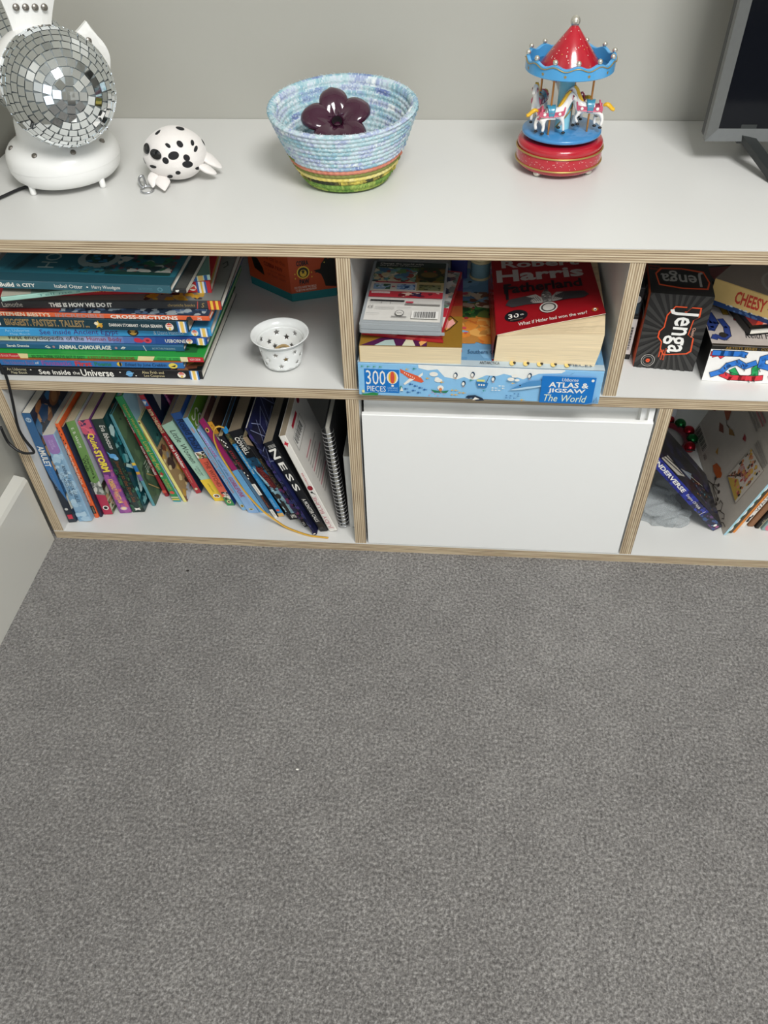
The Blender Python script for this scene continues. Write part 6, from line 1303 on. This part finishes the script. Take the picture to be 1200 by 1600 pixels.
for k, (ang, hz, head) in enumerate([(-126, .0760, 8), (-26, .0790, 176), (66, .0760, 150), (156, .0800, -112)]):
    a = math.radians(ang); p = V((.0345*math.cos(a), .0345*math.sin(a), 0))
    MB().lathe([(.0013,.0490),(.0013,.1228)], (p.x, p.y, 0), 10).build('pole', M_COPP, cs_)
    ho = bpy.data.objects.new('horse', sm_); COL.objects.link(ho); ho.parent = cs_
    ho.location = (p.x, p.y, hz); ho.rotation_euler = (0, 0, math.radians(head))
    parts_for(ho)

# ------------------------------------------------------------------ television
tv = thing('television', 'flat television in a dark grey frame on a splayed leg, right end of the top', 'television', (1.30,.26,H))
to = V((1.30,.26,H))
M_TVF = paint('brushed_grey_frame', '#6a6c6b', .38, .4, nscale=160, namt=.08)
M_TVB = paint('tv_back_plastic', '#2c2e2f', .5)
M_SCR = paint('dark_glass_screen', '#080b12', .1, nscale=4, namt=.2, spec=.22)
L0, R0_, Z0, Z1, YF = .9865, 1.72, .5705, 1.00, .2480
fw = .0150
fm = MB()
def fquad(a, b, c, d): fm.add([a, b, c, d], [(0,1,2,3)])
o4 = [(L0,Z0),(R0_,Z0),(R0_,Z1),(L0,Z1)]; i4 = [(L0+fw,Z0+fw),(R0_-fw,Z0+fw),(R0_-fw,Z1-fw),(L0+fw,Z1-fw)]
frame_parts = []
for k in range(4):
    k2 = (k+1) % 4; m_ = MB()
    a, b, c, d = o4[k], o4[k2], i4[k2], i4[k]
    F = [V((a[0],YF,a[1])), V((b[0],YF,b[1])), V((c[0],YF+.0035,c[1])), V((d[0],YF+.0035,d[1]))]
    B = [V((a[0],YF+.012,a[1])), V((b[0],YF+.012,b[1])), V((c[0],YF+.012,c[1])), V((d[0],YF+.012,d[1]))]
    m_.add(F+B, [(0,1,2,3),(7,6,5,4),(0,4,5,1),(1,5,6,2),(2,6,7,3),(3,7,4,0)])
    shift(m_, to).build('bezel', M_TVF, tv)
sc = MB().box((L0+fw-.0005,YF+.0045,Z0+fw-.0005), (R0_-fw+.0005,YF+.0085,Z1-fw+.0005)); shift(sc, to).build('screen', M_SCR, tv)
bk_ = MB().bbox((L0+.0005,YF+.0118,Z0+.0005), (R0_-.0005,YF+.030,Z1-.0005), .003); bk_.bbox((L0+.08,YF+.028,Z0+.01), (R0_-.08,YF+.062,Z0+.26), .012); shift(bk_, to).build('back_cover', M_TVB, tv)
M_LEG = paint('tv_leg_black', '#2f3232', .42, .2)
for x, s_ in ((1.040,1), (1.63,-1)):
    lg = MB()
    w = V((.0085*1,0,0)); 
    def bar(p, q_, hw, hh):
        p, q_ = V(p), V(q_); t = (q_-p).normalized(); s2 = t.cross(V((0,0,1))).normalized(); u2 = s2.cross(t)
        vs = [p+s2*hw+u2*hh, p-s2*hw+u2*hh, p-s2*hw-u2*hh, p+s2*hw-u2*hh]; vs += [v+(q_-p) for v in vs]
        lg.add(vs, [(3,2,1,0),(4,5,6,7),(0,1,5,4),(1,2,6,5),(2,3,7,6),(3,0,4,7)])
    bar((x,.256,Z0+.004), (x+.034*s_,.186,H+.0045), .0085, .0042); bar((x,.262,Z0+.004), (x+.034*s_,.335,H+.0045), .0085, .0042)
    bar((x+.034*s_-.002*s_,.190,H+.0042), (x+.036*s_,.176,H+.0042), .0085, .0040)
    lg.box((x-.010,.252,Z0-.004), (x+.010,.276,Z0+.02))
    shift(lg, to).build('leg', M_LEG, tv)
# a crumb of lint on the carpet
tag(MB().ball((.478,-.395,.0022), (.0024,.0012,.0010), 10, 6).build('lint_crumb', paint('white_lint', '#e3e0d8', .9)), 'tiny white crumb of lint lying on the grey carpet', 'crumb')
tag(MB().ball((.245,-.062,.0018), (.0026,.0016,.0009), 10, 6).build('dark_speck', paint('dark_speck', '#2b2623', .9)), 'tiny dark speck on the carpet near the left end of the unit', 'speck')
